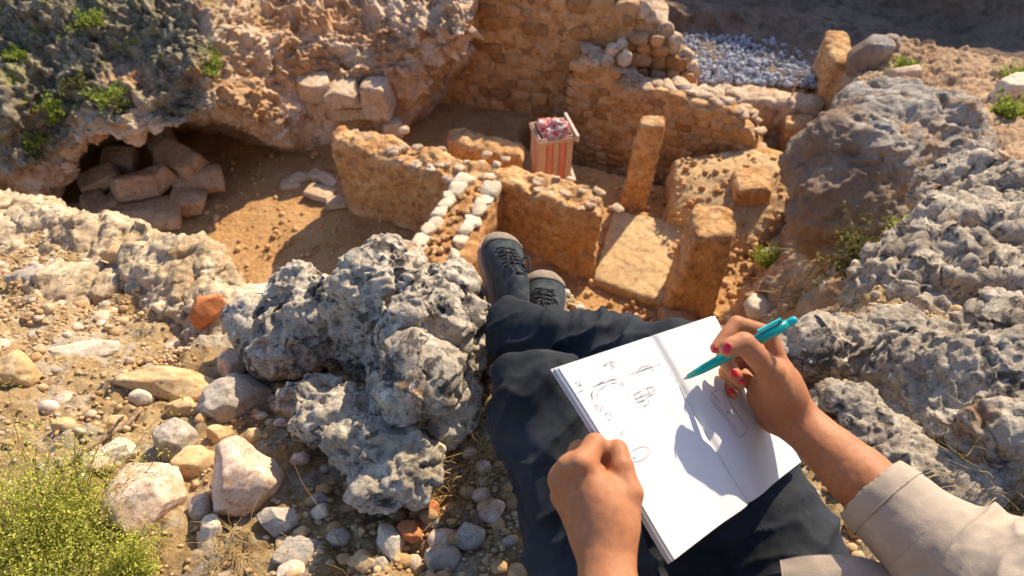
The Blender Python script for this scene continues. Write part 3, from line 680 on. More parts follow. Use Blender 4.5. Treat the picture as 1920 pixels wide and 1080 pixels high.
def shelf_part(a): P = hit(LEDGE[0], a[0], a[1]); return ell(P + [0, 0, -.02], a[2:5], rot(a[5], a[6], a[7]))
SHF = kform("bedrock_shelf", "broad pale broken bedrock shelf along the rim of the pit at left", [shelf_part(a) for a in ((40, 440, .42, .16, .10, .0, .05, -.3), (230, 490, .30, .15, .09, .1, 0, -.5), (360, 545, .24, .13, .085, 0, .1, -.6), (180, 560, .24, .11, .07, .1, .1, -.2), (430, 600, .14, .10, .06, 0, .1, -.6))], .007, M_shelf, 1.2, 83, blend=.05)
_n = len(SHF.data.vertices); _a = np.empty(_n * 3, np.float32); SHF.data.vertices.foreach_get('co', _a); RIM = np.concatenate([LEDGE[0], _a.reshape(-1, 3) + np.array(SHF.location)])
def kb(p): return rocky(p, .05, 2.2, 61, .8) + 1.8 * strata(p / 2.4, 1.0, 63) + .05 * fbm(p, 2, 3, 64)
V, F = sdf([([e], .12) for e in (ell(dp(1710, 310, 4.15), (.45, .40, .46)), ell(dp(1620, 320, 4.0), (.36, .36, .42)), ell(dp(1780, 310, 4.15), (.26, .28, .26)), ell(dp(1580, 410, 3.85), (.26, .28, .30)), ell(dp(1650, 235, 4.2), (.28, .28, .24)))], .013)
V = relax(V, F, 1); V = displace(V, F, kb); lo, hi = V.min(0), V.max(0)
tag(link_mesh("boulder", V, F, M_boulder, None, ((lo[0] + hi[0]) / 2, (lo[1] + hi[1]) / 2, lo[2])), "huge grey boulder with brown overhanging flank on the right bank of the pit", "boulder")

def tint(name, a, b, c, sc=14, bp=.002, fine=90, ex=None): return rock_mat(name, a, b, c, sc, bp, fine, .42, ex, .6)
T_ox = tint("ochre_stone", (.46, .27, .10), (.58, .42, .24), (.30, .15, .05))
T_pale = tint("pale_stone", (.46, .37, .26), (.64, .55, .42), (.26, .17, .09), ex=(.44, .26, .12))
T_grey = tint("grey_stone", (.30, .24, .18), (.46, .39, .31), (.13, .10, .075), 22)
T_red = tint("terracotta", (.42, .13, .045), (.50, .20, .08), (.30, .09, .03))
T_pink = tint("pinkish_stone", (.46, .25, .13), (.66, .54, .43), (.30, .12, .05), 18)
def rock(px, py, wpx, hpx, label, mat, seed, on=None, sub=4, boxy=.2, zr=.6, ang=0, cuts=12, sink=.35, name="rock", group=None, cat="rock", amp=.07):
    P = hit(RIM if on is None else on, px, py); d = project(P[None])[2][0]
    rx = wpx / FPX * d / 2; ry = hpx / FPX * d / 2 * 1.05; rz = min(rx, ry) * zr * 1.4
    V, F = stone_mesh(seed, sub, cuts, amp, boxy, .025); V = V * np.array([rx, ry, rz]) * 1.12
    V = V @ rot(.1 * math.sin(seed), .1 * math.cos(seed), ang).T; V = V + P + np.array([0, 0, rz * (1 - 2 * sink)])
    return tag(link_mesh(name, V, F, mat, None, (P[0], P[1], V[:, 2].min())), label, cat, group)
RK = [
 (468, 915, 125, 120, "chunky squarish rock with white crusted top and reddish sides", T_pink, 1, .45, .95, .2),
 (447, 758, 120, 75, "pale grey angular slab leaning beside the pitted rock", T_grey, 2, .35, .8, .55),
 (318, 722, 190, 62, "long low yellow ochre rock lying across the gravel", T_ox, 3, .2, .7, -.1),
 (442, 694, 56, 48, "small rounded white and orange pebble above the pale angular slab", T_pink, 4, 0, .9, 0),
 (32, 708, 90, 70, "yellow rock cut off by the left edge of the picture", T_ox, 5, .3, .8, .1),
 (216, 856, 84, 52, "bright white flat stone above the green bush", T_pale, 6, .3, .6, .2),
 (336, 842, 74, 76, "rough grey stone right of the bright white flat stone", T_grey, 7, .2, .9, .8),
 (372, 872, 62, 80, "narrow ochre stone leaning against the squarish rock", T_ox, 8, .3, .8, -.5),
 (290, 950, 118, 135, "large tan and white rock half behind the green bush", T_pink, 9, .2, .9, -.3),
 (398, 1002, 46, 56, "small whitish stone beside a dark gap below the squarish rock", T_pale, 10, .1, .9, .1),
 (376, 958, 40, 46, "small grey stone tucked between two large rocks", T_grey, 11, .1, .9, .4),
 (522, 978, 74, 50, "flat grey stone right below the squarish rock", T_grey, 12, .2, .7, .1),
 (560, 1040, 92, 56, "broad grey stone near the bottom edge left of centre", T_grey, 14, .2, .6, .2),
 (396, 588, 70, 52, "orange terracotta sherd standing up left of the pitted rock", T_red, 15, .6, .9, .4),
 (226, 478, 66, 34, "orange flat stone lying near the far rim of the ledge", T_ox, 16, .5, .6, .2),
 (268, 748, 44, 30, "little white stone below the long ochre rock", T_pale, 17, .1, .8, 0),
 (410, 822, 46, 36, "rounded orange stone above the squarish rock", T_ox, 18, 0, .9, .2),
 (478, 826, 38, 30, "small peach stone touching the grey limestone block", T_ox, 19, 0, .9, 0),
 (345, 770, 60, 34, "tan stone with a dark underside between ochre rock and grey stone", T_ox, 20, .2, .9, .3),
 (735, 1020, 52, 74, "whitish upright stone near the bottom edge in the middle", T_pale, 21, .2, .8, .2),
 (775, 1000, 44, 52, "reddish broken sherd near the bottom edge in the middle", T_red, 22, .4, .7, .9),
 (808, 962, 36, 34, "dark red pebble in the shade of the trouser leg", T_red, 23, 0, .9, 0),
 (640, 1010, 46, 34, "rounded grey pebble below the limestone block", T_grey, 24, 0, .9, 0),
 (690, 1062, 40, 40, "orange stone cut by the bottom edge", T_ox, 25, 0, .9, 0),
 (600, 960, 34, 28, "small pale pebble under the left end of the limestone block", T_pale, 26, 0, .9, 0),
 (880, 1010, 60, 46, "grey stone in shade left of the dark thigh", T_grey, 27, .2, .8, .4),
 (830, 1050, 70, 50, "mottled grey stone at the bottom edge left of the thigh", T_grey, 28, .2, .7, .2),
 (150, 660, 120, 44, "pale worn stone patch bedded flat in the gravel at left", T_pale, 29, .1, .3, .2),
 (60, 520, 90, 40, "grey flat stone near the left edge by the rim", T_grey, 30, .2, .4, .1),
 (545, 1075, 50, 34, "white chip at the bottom edge left of centre", T_pale, 31, .2, .7, .3),
 (480, 560, 70, 46, "pale lump at the rim left of the pitted rock", T_pale, 32, .1, .7, .2),
 (215, 790, 46, 30, "tan pebble in the gravel left of the rough grey stone", T_ox, 34, .1, .8, .2),
 (120, 800, 40, 26, "ochre pebble in the gravel at far left above the bush", T_ox, 35, .1, .8, .2),
]
for (px, py, wp, hp, lab, m, sd_, bx, zr, an) in RK:
    rock(px, py, wp, hp, lab, m, sd_ + 60, None, 5 if wp > 70 else 4, bx, zr, an, group="loose rocks on the near ledge")
rock(1690, 462, 66, 46, "pale bluish stone lodged under the huge boulder", T_pale, 71, BANK, 4, .3, .8, .2, group="rocks on the right bank")
for k, (px, py, wp, hp, lab) in enumerate([
    (1625, 118, 76, 66, "block of grey stone on the bank corner at the top right"), (1690, 150, 60, 40, "flat grey stone right of the corner block"),
    (1900, 180, 90, 60, "dark rock cut by the right edge far up the slope"), (1660, 95, 60, 36, "pale flat stone topping the bank corner"),
    (1470, 290 + 40, 50, 40, "grey stone at the foot of the bank beside the squat pier"), (1420, 590, 46, 60, "bleached stone on the bank behind the notebook corner"),
    (1445, 540, 40, 40, "grey stone under the green shrub on the bank"), (1395, 450, 46, 36, "pinkish stone beside the top of the thick pier"),
    (1560, 560, 60, 40, "dark stone in the shade under the boulder"), (1770, 255 - 60, 40, 26, "small pale stone on the slope above the boulder"),
    (1870, 300, 44, 24, "small stone on the tan slope right of the boulder"), (1480, 400, 44, 70, "pale upright stone against the boulder's left foot")]):
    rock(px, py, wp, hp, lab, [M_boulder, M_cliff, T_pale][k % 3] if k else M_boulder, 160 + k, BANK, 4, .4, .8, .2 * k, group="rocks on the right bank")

# fallen blocks in the cave and flat stones on the chamber floor
def block(px, py, wm, dm, hm, z, rx, ry, rz, label, seed, mat=M_cutrock, group="fallen blocks in the cave"):
    V, F = stone_mesh(seed, 4, 3, .03, .93, .012); V = V * np.array([wm, dm, hm]) / 2 * 1.2
    c = at(px, py, z); V = V @ rot(rx, ry, rz).T + c
    tag(link_mesh("fallen_block", V, F, mat, None, (c[0], c[1], V[:, 2].min())), label, "stone block", group)
M_block = rock_mat("fallen_block_stone", (.36, .20, .10), (.48, .31, .18), (.20, .10, .05), 2.6, .02, 16, .4)
for a in [
 (280, 402, .78, .58, .30, -4.72, -.25, .15, .35, "largest flat reddish block at the front of the cave pile", 1),
 (358, 376, .46, .34, .28, -4.78, 0, .1, .3, "orange brick shaped block right of the largest flat block", 2),
 (372, 338, .66, .34, .26, -4.70, .1, .1, .35, "long pale block at the right side of the cave pile", 3),
 (250, 345, .52, .40, .34, -4.45, -.2, .3, .7, "upright tilted orange block in the middle of the pile", 4),
 (335, 300, .70, .48, .34, -4.5, .2, .1, -.35, "big dim block at the back of the cave pile", 5),
 (190, 340, .50, .36, .28, -4.6, .2, -.2, .5, "grey block left of the upright tilted block", 6),
 (185, 392, .52, .36, .28, -4.75, -.1, .2, -.6, "dark block low on the left of the pile", 7),
 (225, 300, .44, .34, .3, -4.55, .3, .2, .1, "small shaded block high on the left of the pile", 8),
 (290, 335, .44, .34, .3, -4.5, 0, -.3, .9, "wedge shaped block leaning on the big dim block", 9),
 (140, 405, .50, .30, .26, -4.85, 0, .1, .3, "half hidden block at the cave's left wall", 10),
 (300, 270, .44, .34, .3, -4.6, .1, -.2, .2, "deepest block in the shade at the cave back", 11),
 (240, 375, .40, .34, .3, -4.75, .1, -.2, .2, "narrow block wedged behind the largest flat block", 12),
]: block(*a[:-2], a[-2], a[-1] + 500, M_block)
for a in [
 (600, 362, .42, .26, .10, -4.93, 0, .04, -.35, "flat pale slab on the chamber floor nearest the wall end", 21),
 (632, 380, .30, .22, .12, -4.92, .05, 0, .2, "small pale slab touching the foot of the rounded wall end", 22),
 (605, 335, .46, .20, .12, -4.93, 0, .05, -.5, "narrow grey slab behind the flat pale slabs", 23),
 (560, 332, .34, .22, .10, -4.95, 0, .05, .4, "buff slab at the edge of the sunlit patch of floor", 24),
 (545, 345, .28, .20, .08, -4.96, .05, .05, .1, "thin buff slab lying in the sunlit patch", 25),
]: block(*a[:-2], a[-2], a[-1] + 500, M_cliff, "flat slabs on the chamber floor")
for a in [
 (1000, 478, .5, .30, .16, -4.85, 0, 0, .1, "upper flat step stone in the shaded nook beyond the toes", 31),
 (1005, 508, .5, .30, .12, -4.95, 0, 0, .2, "lower flat step stone in the shaded nook beyond the toes", 32),
 (1270, 598, .4, .34, .22, -4.92, 0, 0, .2, "grey rounded stone at the foot of the thick pier", 33),
]: block(*a[:-2], a[-2], a[-1] + 500, M_block, "step stones in the pit")
for k, a in enumerate([
 (640, 175, .50, .42, .30, -4.05, 0, 0, .2, "squared block built into the left slope"), (710, 185, .42, .40, .55, -4.15, 0, 0, -.2, "upright squared block with white top on the left slope"),
 (660, 205, .8, .30, .22, -4.45, 0, 0, .1, "long course stone below the squared blocks on the left slope"), (590, 165, .46, .4, .3, -4.0, .1, 0, .3, "worn block at the left end of the course on the slope"),
 (735, 240, .30, .26, .28, -4.6, 0, .1, .3, "pale stone sitting just behind the rounded wall end")]):
    block(*a, 540 + k, M_cliff, "squared blocks on the left slope")

# ------------------------------------------------------------------ gravel on the near ledge
rg = np.random.RandomState(77)
PV, PF = LEDGE; cen = PV[PF].mean(1); X, Y_, D_ = project(cen)
n_ = np.cross(PV[PF[:, 2]] - PV[PF[:, 0]], PV[PF[:, 3]] - PV[PF[:, 1]]); ar = np.linalg.norm(n_, axis=1) * .5; nz = np.abs(n_[:, 2]) / (2 * ar + 1e-12)
vis = (X > -120) & (X < 2050) & (Y_ > 380) & (Y_ < 1200) & (D_ > .2) & (D_ < 3.2) & (nz > .55)
wgt = np.where(vis, ar, 0) * np.where(D_ < 1.5, 1, .5); wgt *= np.clip(.75 + 1.1 * fbm(cen, 2.6, 3, 5), .12, 2)
protos = [stone_mesh(900 + i, 2, 6, .10, .1 * (i % 3), 0) for i in range(10)]
small = [stone_mesh(930 + i, 1, 3, .15, 0, 0) for i in range(8)]
parts = []
def scatter(N, pr, lo_, hi_, pw, mask=None):
    w_ = wgt / wgt.sum(); idx = rg.choice(len(cen), N, p=w_); out = []
    for i in idx:
        sz = lo_ + (hi_ - lo_) * rg.rand() ** pw; Vs, Fs = pr[rg.randint(len(pr))]
        a, b, c = rg.rand(3) * 6.28; R = rot(a, b, c); s3 = sz * np.array([1, rg.uniform(.6, 1), rg.uniform(.5, .9)])
        out.append(((Vs @ R.T) * s3 + cen[i] + np.array([rg.normal() * .004, rg.normal() * .004, sz * .25]), Fs))
    return out
parts = scatter(2600, protos, .006, .018, 2.2) + scatter(24000, small, .0028, .0080, 1.8)
V, F = merge(parts); gr = link_mesh("gravel", V, F, M_gravel); gr["kind"] = "stuff"
parts = scatter(330, protos, .012, .026, 1.6)
V, F = merge(parts); gr = link_mesh("red_gravel", V, F, T_pink); gr["kind"] = "stuff"
parts = scatter(500, protos, .006, .018, 2)
V, F = merge(parts); gr = link_mesh("dark_gravel", V, F, T_grey); gr["kind"] = "stuff"

pts = [hit(LEDGE[0], x, y) + [0, 0, .008] for x, y in ((122, 872), (165, 845), (205, 822), (240, 800), (262, 775))]
V, F = sdf([(chain(pts, [.006, .0065, .0055, .0045, .002]), .004), (chain([pts[2], pts[2] + [.03, .03, .02]], [.004, .002]), .004)], .0016); V = displace(V, F, lambda p: .0012 * fbm(p, 60, 3, 2, .6, True))
tag(link_mesh("twig", V, F, rock_mat("bark", (.20, .13, .08), (.30, .21, .14), (.08, .05, .03), 30, .001, 200), None, pts[0]), "crooked dead twig lying on the gravel above the green bush", "twig")
# grit and small rubble on the pit floor
rg = np.random.RandomState(123); parts = []
for i in range(2600):
    px, py, z = (rg.uniform(330, 900), rg.uniform(270, 560), -5.0) if i % 2 else (rg.uniform(1050, 1460), rg.uniform(330, 640), -5.0)
    c = at(px, py, z); s_ = .008 + .05 * rg.rand() ** 5; Vs, Fs = small[rg.randint(8)]; parts.append((Vs @ rot(*rg.rand(3) * 6).T * s_ + c + [0, 0, s_ * .3], Fs))
for i in range(350):
    px, py = rg.uniform(1270, 1500), rg.uniform(285, 440); c = at(px, py, -4.40); s_ = .01 + .05 * rg.rand() ** 4; Vs, Fs = small[rg.randint(8)]; parts.append((Vs @ rot(*rg.rand(3) * 6).T * s_ + c + [0, 0, -np.clip(6.9 - c[1], 0, 2) * .42 ], Fs))
fg = link_mesh("floor_rubble", *merge(parts), M_cutrock); fg["kind"] = "stuff"
# ------------------------------------------------------------------ plants
def leaf_mat(name, a, b, c):
    t = NT(name); oi = t.n("ShaderNodeNewGeometry").outputs["Random Per Island"]
    col = t.ramp(oi, [(0., c), (.35, a), (.75, b), (1., b)]); t.out(col, .7, None, .2)
    t.b.inputs["Transmission Weight"].default_value = 0
    tr = t.n("ShaderNodeBsdfTranslucent"); t.l(col, tr.inputs[0]); mx = t.n("ShaderNodeMixShader"); mx.inputs[0].default_value = .35
    o = [n for n in t.t.nodes if n.type == 'OUTPUT_MATERIAL'][0]; t.l(t.b.outputs[0], mx.inputs[1]); t.l(tr.outputs[0], mx.inputs[2]); t.l(mx.outputs[0], o.inputs[0]); return t.m
L_bush = leaf_mat("bush_leaf", (.42, .42, .06), (.58, .56, .11), (.22, .24, .03))
L_green = leaf_mat("green_leaf", (.24, .30, .04), (.40, .44, .08), (.10, .14, .02))
L_dry = leaf_mat("dry_grass_blade", (.40, .27, .10), (.58, .44, .20), (.18, .10, .04))
L_ogrn = leaf_mat("olive_leaf", (.12, .13, .035), (.22, .21, .07), (.05, .05, .02))
M_twig = rock_mat("twig", (.22, .13, .06), (.32, .22, .12), (.10, .06, .03), 30, .0005, 200)
def strips(lines, w0, w1=0):
    """ribbons with a folded section along polylines"""
    Vs = []; Fs = []; n = 0
    for L in lines:
        L = np.array(L); m = len(L); t = np.linspace(0, 1, m)[:, None]; d = np.gradient(L, axis=0); s = np.cross(d, np.array([.3, .2, 1.0])); s /= np.linalg.norm(s, axis=1, keepdims=True) + 1e-9
        up = np.cross(s, d); up /= np.linalg.norm(up, axis=1, keepdims=True) + 1e-9; w = w0 + (w1 - w0) * t
        V = np.concatenate([L - s * w / 2, L + up * w * .35, L + s * w / 2], 0); f = []
        for i in range(m - 1): f += [[i, i + 1, m + i + 1, m + i], [m + i, m + i + 1, 2 * m + i + 1, 2 * m + i]]
        Vs.append(V); Fs.append(np.array(f) + n); n += len(V)
    return np.concatenate(Vs), np.concatenate(Fs)
def leaves(P, size, rg, asp=.45):
    N = len(P); a = rg.normal(size=(N, 3)); a[:, 2] = np.abs(a[:, 2]) + .2; a /= np.linalg.norm(a, axis=1, keepdims=True)
    b = np.cross(a, rg.normal(size=(N, 3))); b /= np.linalg.norm(b, axis=1, keepdims=True); s = (size * rg.uniform(.6, 1.3, N))[:, None]
    V = np.stack([P, P + a * s * .5 + b * s * asp * .5, P + a * s, P + a * s * .5 - b * s * asp * .5], 1).reshape(-1, 3)
    return V, np.arange(4 * N).reshape(-1, 4)
def bush(name, label, c, R, nst, nleaf, lsize, mat, seed, flat=.8, cat="bush", group=None, lean=(0, 0, 0)):
    rg = np.random.RandomState(seed); c = np.array(c, float); lines = []; tips = []
    for i in range(nst):
        a = rg.uniform(0, 6.28); e = rg.uniform(.15, 1) ** .7 * 1.45; r = R * rg.uniform(.6, 1.05)
        dr = np.array([math.cos(a) * math.cos(e), math.sin(a) * math.cos(e), math.sin(e) * flat]); p = c + rg.normal(size=3) * [R * .12, R * .12, 0]; L = [p]; v = dr + np.array(lean)
        for k in range(6):
            v = v + rg.normal(size=3) * .16; L.append(L[-1] + v * r / 6)
        lines.append(L)
        for k in range(2, 7):
            for q in range(2):
                t2 = L[k] + rg.normal(size=3) * R * .09; tips.append(L[k] * .6 + t2 * .4); tips.append(t2)
    e = empty(name, tuple(c), label, cat, group); V, F = strips(lines, R * .02, R * .006); link_mesh("stems", V, F, M_twig, e, tuple(c))
    tips = np.array(tips); P = tips[rg.randint(len(tips), size=nleaf)] + rg.normal(size=(nleaf, 3)) * R * .055
    V, F = leaves(P, lsize, rg); link_mesh("foliage", V, F, mat, e, tuple(c), smooth=False); return e
def tuft(name, label, c, R, n, w, mat, seed, lean=(0, 0, 0), cat="grass tuft", group=None):
    rg = np.random.RandomState(seed); c = np.array(c, float); lines = []
    for i in range(n):
        a = rg.uniform(0, 6.28); e = rg.uniform(.2, 1.4); v = np.array([math.cos(a) * math.cos(e), math.sin(a) * math.cos(e), math.sin(e)]) + np.array(lean); p = c + rg.normal(size=3) * [R * .18, R * .18, 0]
        L = [p]; r = R * rg.uniform(.4, 1.1)
        for k in range(6): v = v + np.array([0, 0, -.16]) + rg.normal(size=3) * .14; L.append(L[-1] + v * r / 6)
        lines.append(L)
    V, F = strips(lines, w, w * .3); return tag(link_mesh(name, V, F, mat, None, tuple(c)), label, cat, group)
bush("cushion_bush", "fluffy yellow green bush filling the bottom left corner", hit(LEDGE[0], 105, 1035) + [0, 0, -.01], .18, 300, 52000, .0050, L_bush, 1, .75)
bush("cushion_bush", "smaller yellow green sprigs reaching out at the bush's right side", hit(LEDGE[0], 250, 1070), .075, 80, 9000, .0045, L_bush, 2, .6)
tuft("dry_grass", "dry straw tuft in the gap between pitted rock and trouser leg", hit(LEDGE[0], 895, 860), .13, 130, .0016, L_dry, 3)
tuft("dry_grass", "thin dry stems below the limestone block by the thigh", hit(LEDGE[0], 860, 920), .12, 110, .0014, L_dry, 4, (-.3, -.1, 0))
tuft("dry_grass", "dry yellow grass at the right edge above the rolled sleeve", hit(LEDGE[0], 1880, 930), .17, 260, .0022, L_dry, 5, (-.1, 0, 0))
tuft("dry_grass", "brown matted grass under the big right outcrop", hit(LEDGE[0], 1790, 890), .12, 200, .002, L_dry, 6)
tuft("dry_grass", "sparse straws among the pebbles at the bottom left of centre", hit(LEDGE[0], 420, 1050), .09, 70, .0013, L_dry, 7)
tuft("dry_grass", "long bent straws lying over gravel right of the green bush", hit(LEDGE[0], 640, 1055), .12, 60, .0013, L_dry, 17, (-.4, 0, -.2))
bush("small_plant", "little golden plant in the cleft between the right outcrops", hit(LEDGE[0], 1655, 720) + [0, 0, .03], .045, 40, 1500, .006, leaf_mat("golden_leaf", (.44, .30, .05), (.6, .42, .1), (.2, .12, .03)), 8)
bush("bank_shrub", "light green shrub at the edge of the bank beyond the thick pier", hit(BANK, 1440, 500), .30, 60, 2600, .035, L_green, 9, .8)
bush("bank_shrub", "olive shrub in the hollow below the huge boulder", hit(BANK, 1620, 520), .26, 70, 3000, .03, L_ogrn, 10, .7)
bush("bank_shrub", "grassy green tuft at the boulder's right foot", hit(BANK, 1730, 465), .20, 50, 1800, .03, L_green, 11, .7)
bush("bank_shrub", "small green shrub on the tan slope right of the boulder", hit(BANK, 1885, 222), .22, 30, 900, .05, L_green, 12, .6)
bush("bank_shrub", "yellow green shrub at the right edge near the dark rock", hit(BANK, 1905, 150), .30, 30, 900, .05, L_green, 13, .6)
bush("bank_shrub", "low green shrub behind the bank corner block", hit(BANK, 1695, 135), .22, 30, 900, .05, L_green, 14, .5)
tuft("dry_grass", "dry brown grass hanging on the bank below the boulder", hit(BANK, 1560, 470), .34, 160, .01, L_dry, 15, (0, 0, -.5))
tuft("dry_grass", "tan grass on the bank left of the olive shrub", hit(BANK, 1500, 560), .30, 140, .009, L_dry, 16, (0, 0, -.4))
for k, (px, py, r, lab) in enumerate([(172, 45, .22, "uppermost green cushion near the top of the left cliff"), (395, 132, .26, "bright green cushion on the right end of the mossy cliff"), (145, 158, .2, "green cushion in the middle of the left cliff"),
    (205, 190, .24, "broad green cushion above the cave roof"), (62, 272, .22, "green cushion left of the cave mouth"), (55, 300, .16, "small green cushion low beside the cave"), (100, 205, .16, "olive cushion beside the crack left of the cave roof"), (30, 110, .14, "small tuft at the left picture edge on the cliff"),
    (230, 205, .18, "yellowish cushion hanging over the cave roof"), (110, 225, .14, "tiny yellow tuft just left of the cave roof")]):
    bush("moss_cushion", lab, hit(CLIFF, px, py), r, 36, 900, .045, [L_green, L_ogrn][k % 3 == 2], 30 + k, .5, "plant", "green cushions on the left cliff")

# ------------------------------------------------------------------ wooden crate
def box(c, sz, R=None, bev=.004):
    """bevelled plank"""
    x, y, z = np.array(sz) / 2; b = bev; vs = []
    for sx in (-1, 1):
        for sy in (-1, 1):
            for s_ in (-1, 1):
                vs += [(sx * x, sy * (y - b), s_ * (z - b)), (sx * (x - b), sy * y, s_ * (z - b)), (sx * (x - b), sy * (y - b), s_ * z)]
    bm = bmesh.new(); vv = [bm.verts.new(v) for v in vs]; r = bmesh.ops.convex_hull(bm, input=vv); bm.normal_update()
    bmesh.ops.dissolve_limit(bm, angle_limit=.01, verts=bm.verts, edges=bm.edges); bmesh.ops.triangulate(bm, faces=bm.faces[:]); bm.verts.index_update()
    V = np.array([v.co[:] for v in bm.verts]); F = np.array([[v.index for v in f.verts] for f in bm.faces]); bm.free()
    if R is not None: V = V @ np.array(R).T
    return V + np.array(c), F
def wood(name, a, b, sc=(30, 30, 3)):
    t = NT(name); mp = t.n("ShaderNodeMapping"); mp.inputs["Scale"].default_value = sc; t.l(t.c, mp.inputs[0])
    n = t.noise(1, 6, .7, .4, mp.outputs[0]); c = t.mix(t.ramp(n, [(.35, 0.), (.7, 1.)]), a, b); return t.out(c, .75, t.bump(n, .003), .2)
W_old = wood("old_wood", (.52, .34, .22), (.66, .50, .36)); W_red = wood("red_painted_wood", (.62, .17, .11), (.68, .36, .27)); W_pale = wood("pale_plank", (.52, .42, .32), (.62, .55, .46), (4, 40, 40))
cb = at(1030, 348, -4.98); cb = np.array([cb[0], cb[1], -4.98])
ce = empty("wooden_crate", tuple(cb), "tall wooden crate with red striped planks standing by the cross wall", "crate")
CH = .98; CW = .46; CD = .42; cz = .25; Rz = rot(0, 0, cz)
def cp(x, y, z): return tuple(np.array([x, y, z]) @ Rz.T + cb)
for side in range(4):
    pl = []; stripe = []
    for i in range(5):
        o = (i - 2) * (CW if side % 2 == 0 else CD) / 5.02; ww = (CW if side % 2 == 0 else CD) / 5.6
        if side == 0: c, szz = cp(o, -CD / 2, CH / 2), (ww, .02, CH)
        elif side == 1: c, szz = cp(CW / 2, o, CH / 2), (.02, ww, CH)
        elif side == 2: c, szz = cp(o, CD / 2, CH / 2), (ww, .02, CH)
        else: c, szz = cp(-CW / 2, o, CH / 2), (.02, ww, CH)
        (stripe if (side in (0,) and i in (1, 3)) or (side == 3 and i == 2) else pl).append(box(c, szz, Rz))
    link_mesh("side_planks", *merge(pl), W_old, ce, tuple(cb), smooth=False)
    if stripe: link_mesh("red_planks", *merge(stripe), W_red, ce, tuple(cb), smooth=False)
fr = []
for z in (CH - .05, .12):
    fr += [box(cp(0, -CD / 2 - .022, z), (CW + .06, .022, .06), Rz), box(cp(0, CD / 2 + .022, z), (CW + .06, .022, .06), Rz), box(cp(-CW / 2 - .022, 0, z), (.022, CD, .06), Rz)]
for q_ in fr: link_mesh("frame_rail", *q_, W_old, ce, tuple(cb), smooth=False)
pr = [box(cp(CW / 2 + .04, 0, CH - .02), (.04, CD + .16, .10), Rz @ rot(.0, 0, 0)), box(cp(CW / 2 + .04, -.02, .34), (.05, CD + .14, .06), Rz @ rot(.3, 0, 0))]
for q_ in pr: link_mesh("pale_rail", *q_, W_pale, ce, tuple(cb), smooth=False)
V, F = sdf([([ell(cp(.02, .0, CH - .02), (.20, .18, .09))], .03), ([ell(cp(.08, -.05, CH + .06), (.10, .09, .06))], .03), ([ell(cp(-.12, .05, CH + .04), (.07, .08, .05))], .03)], .012)
V = displace(V, F, lambda p: .03 * fbm(p, 9, 3, 4, .6, True)); t = NT("red_cloth"); t.out(t.mix(t.ramp(t.noise(14, 4), [(.46, 0.), (.56, 1.)]), (.66, .52, .46), (.48, .07, .07)), .8)
tag(link_mesh("red_cloth", V, F, t.m, None, (cb[0], cb[1], V[:, 2].min())), "crumpled red and pinkish cloth heaped on top of the wooden crate", "cloth")
# sign board with two pale sheets in the far trench
sg = at(1485, 178, -4.1)
e = empty("marker_post", tuple(sg), "thin stake with two small pale tags by the white gravel strip", "marker")
link_mesh("stake", *box(sg + [0, 0, .18], (.02, .02, .40), None, .003), W_old, e, tuple(sg), smooth=False)
for dx in (-.07, .08): link_mesh("tag", *box(sg + [dx, -.015, .36], (.13, .008, .07), rot(-.8, .1, 0), .002), W_pale, e, tuple(sg), smooth=False)
# white gravel strip beyond the trench: coarse pale rubble
rg2 = np.random.RandomState(5); parts = []; rubp = [(v * [1, .8, .55], f) for v, f in (stone_mesh(970 + i, 2, 11, .12, .5 * (i % 2), .04) for i in range(8))]
for i in range(6500):
    u_, v_ = rg2.rand(2); px = 1245 + u_ * 385; top = 60 + u_ * 26; bot = 152 + u_ * 14; py = top + (bot - top) * v_
    Vs, Fs = rubp[rg2.randint(8)]; c = at(px, py, -4.13 + .03 * rg2.normal()); s_ = .012 + .062 * rg2.rand() ** 4; parts.append((Vs @ rot(*rg2.rand(3) * 6).T * s_ + c, Fs))
gs = link_mesh("white_rubble", *merge(parts), rock_mat("white_rubble_stone", (.30, .30, .33), (.42, .42, .45), (.13, .13, .15), 9, .01, 30)); gs["kind"] = "stuff"
# ------------------------------------------------------------------ notebook
NC = [dp(1045, 690, .5725), dp(1340, 592, .763), dp(1500, 866, .779), dp(1265, 1050, .5888)]   # TL TR BR BL
NO = NC[0]; NA = NC[1] - NC[0]; NB = NC[3] - NC[0]; NN = np.cross(NB, NA); NN /= np.linalg.norm(NN)
if NN[2] < 0: NN = -NN
def onpage(px, py, off=0):
    r = ray(px, py); o = np.array([0, 0, CAMZ]); d = ((NO - o) @ NN) / (r @ NN); return o + r * d
def pd(px, py): return project(onpage(px, py)[None])[2][0]
def ab(P):
    M = np.stack([NA, NB], 1); return np.linalg.lstsq(M, (P - NO), rcond=None)[0]
SP = .52
def page_h(a):
    t = np.abs(a - SP); return .0030 * np.exp(-((t - .08) / .09) ** 2) - .0030 * np.exp(-(t / .018) ** 2) + .0008
def page_pt(a, b, off=0): 
    a = np.asarray(a, float); b = np.asarray(b, float)
    return NO + a[..., None] * NA + b[..., None] * NB + (page_h(a) + .0016 * np.sin(b * 5 + a * 3) + off)[..., None] * NN
nb0 = tuple(NO + (NA + NB) / 2 - NN * .008)
nbk = empty("notebook", nb0, "open white sketchbook with pencil plan drawings resting on the person's lap", "notebook")
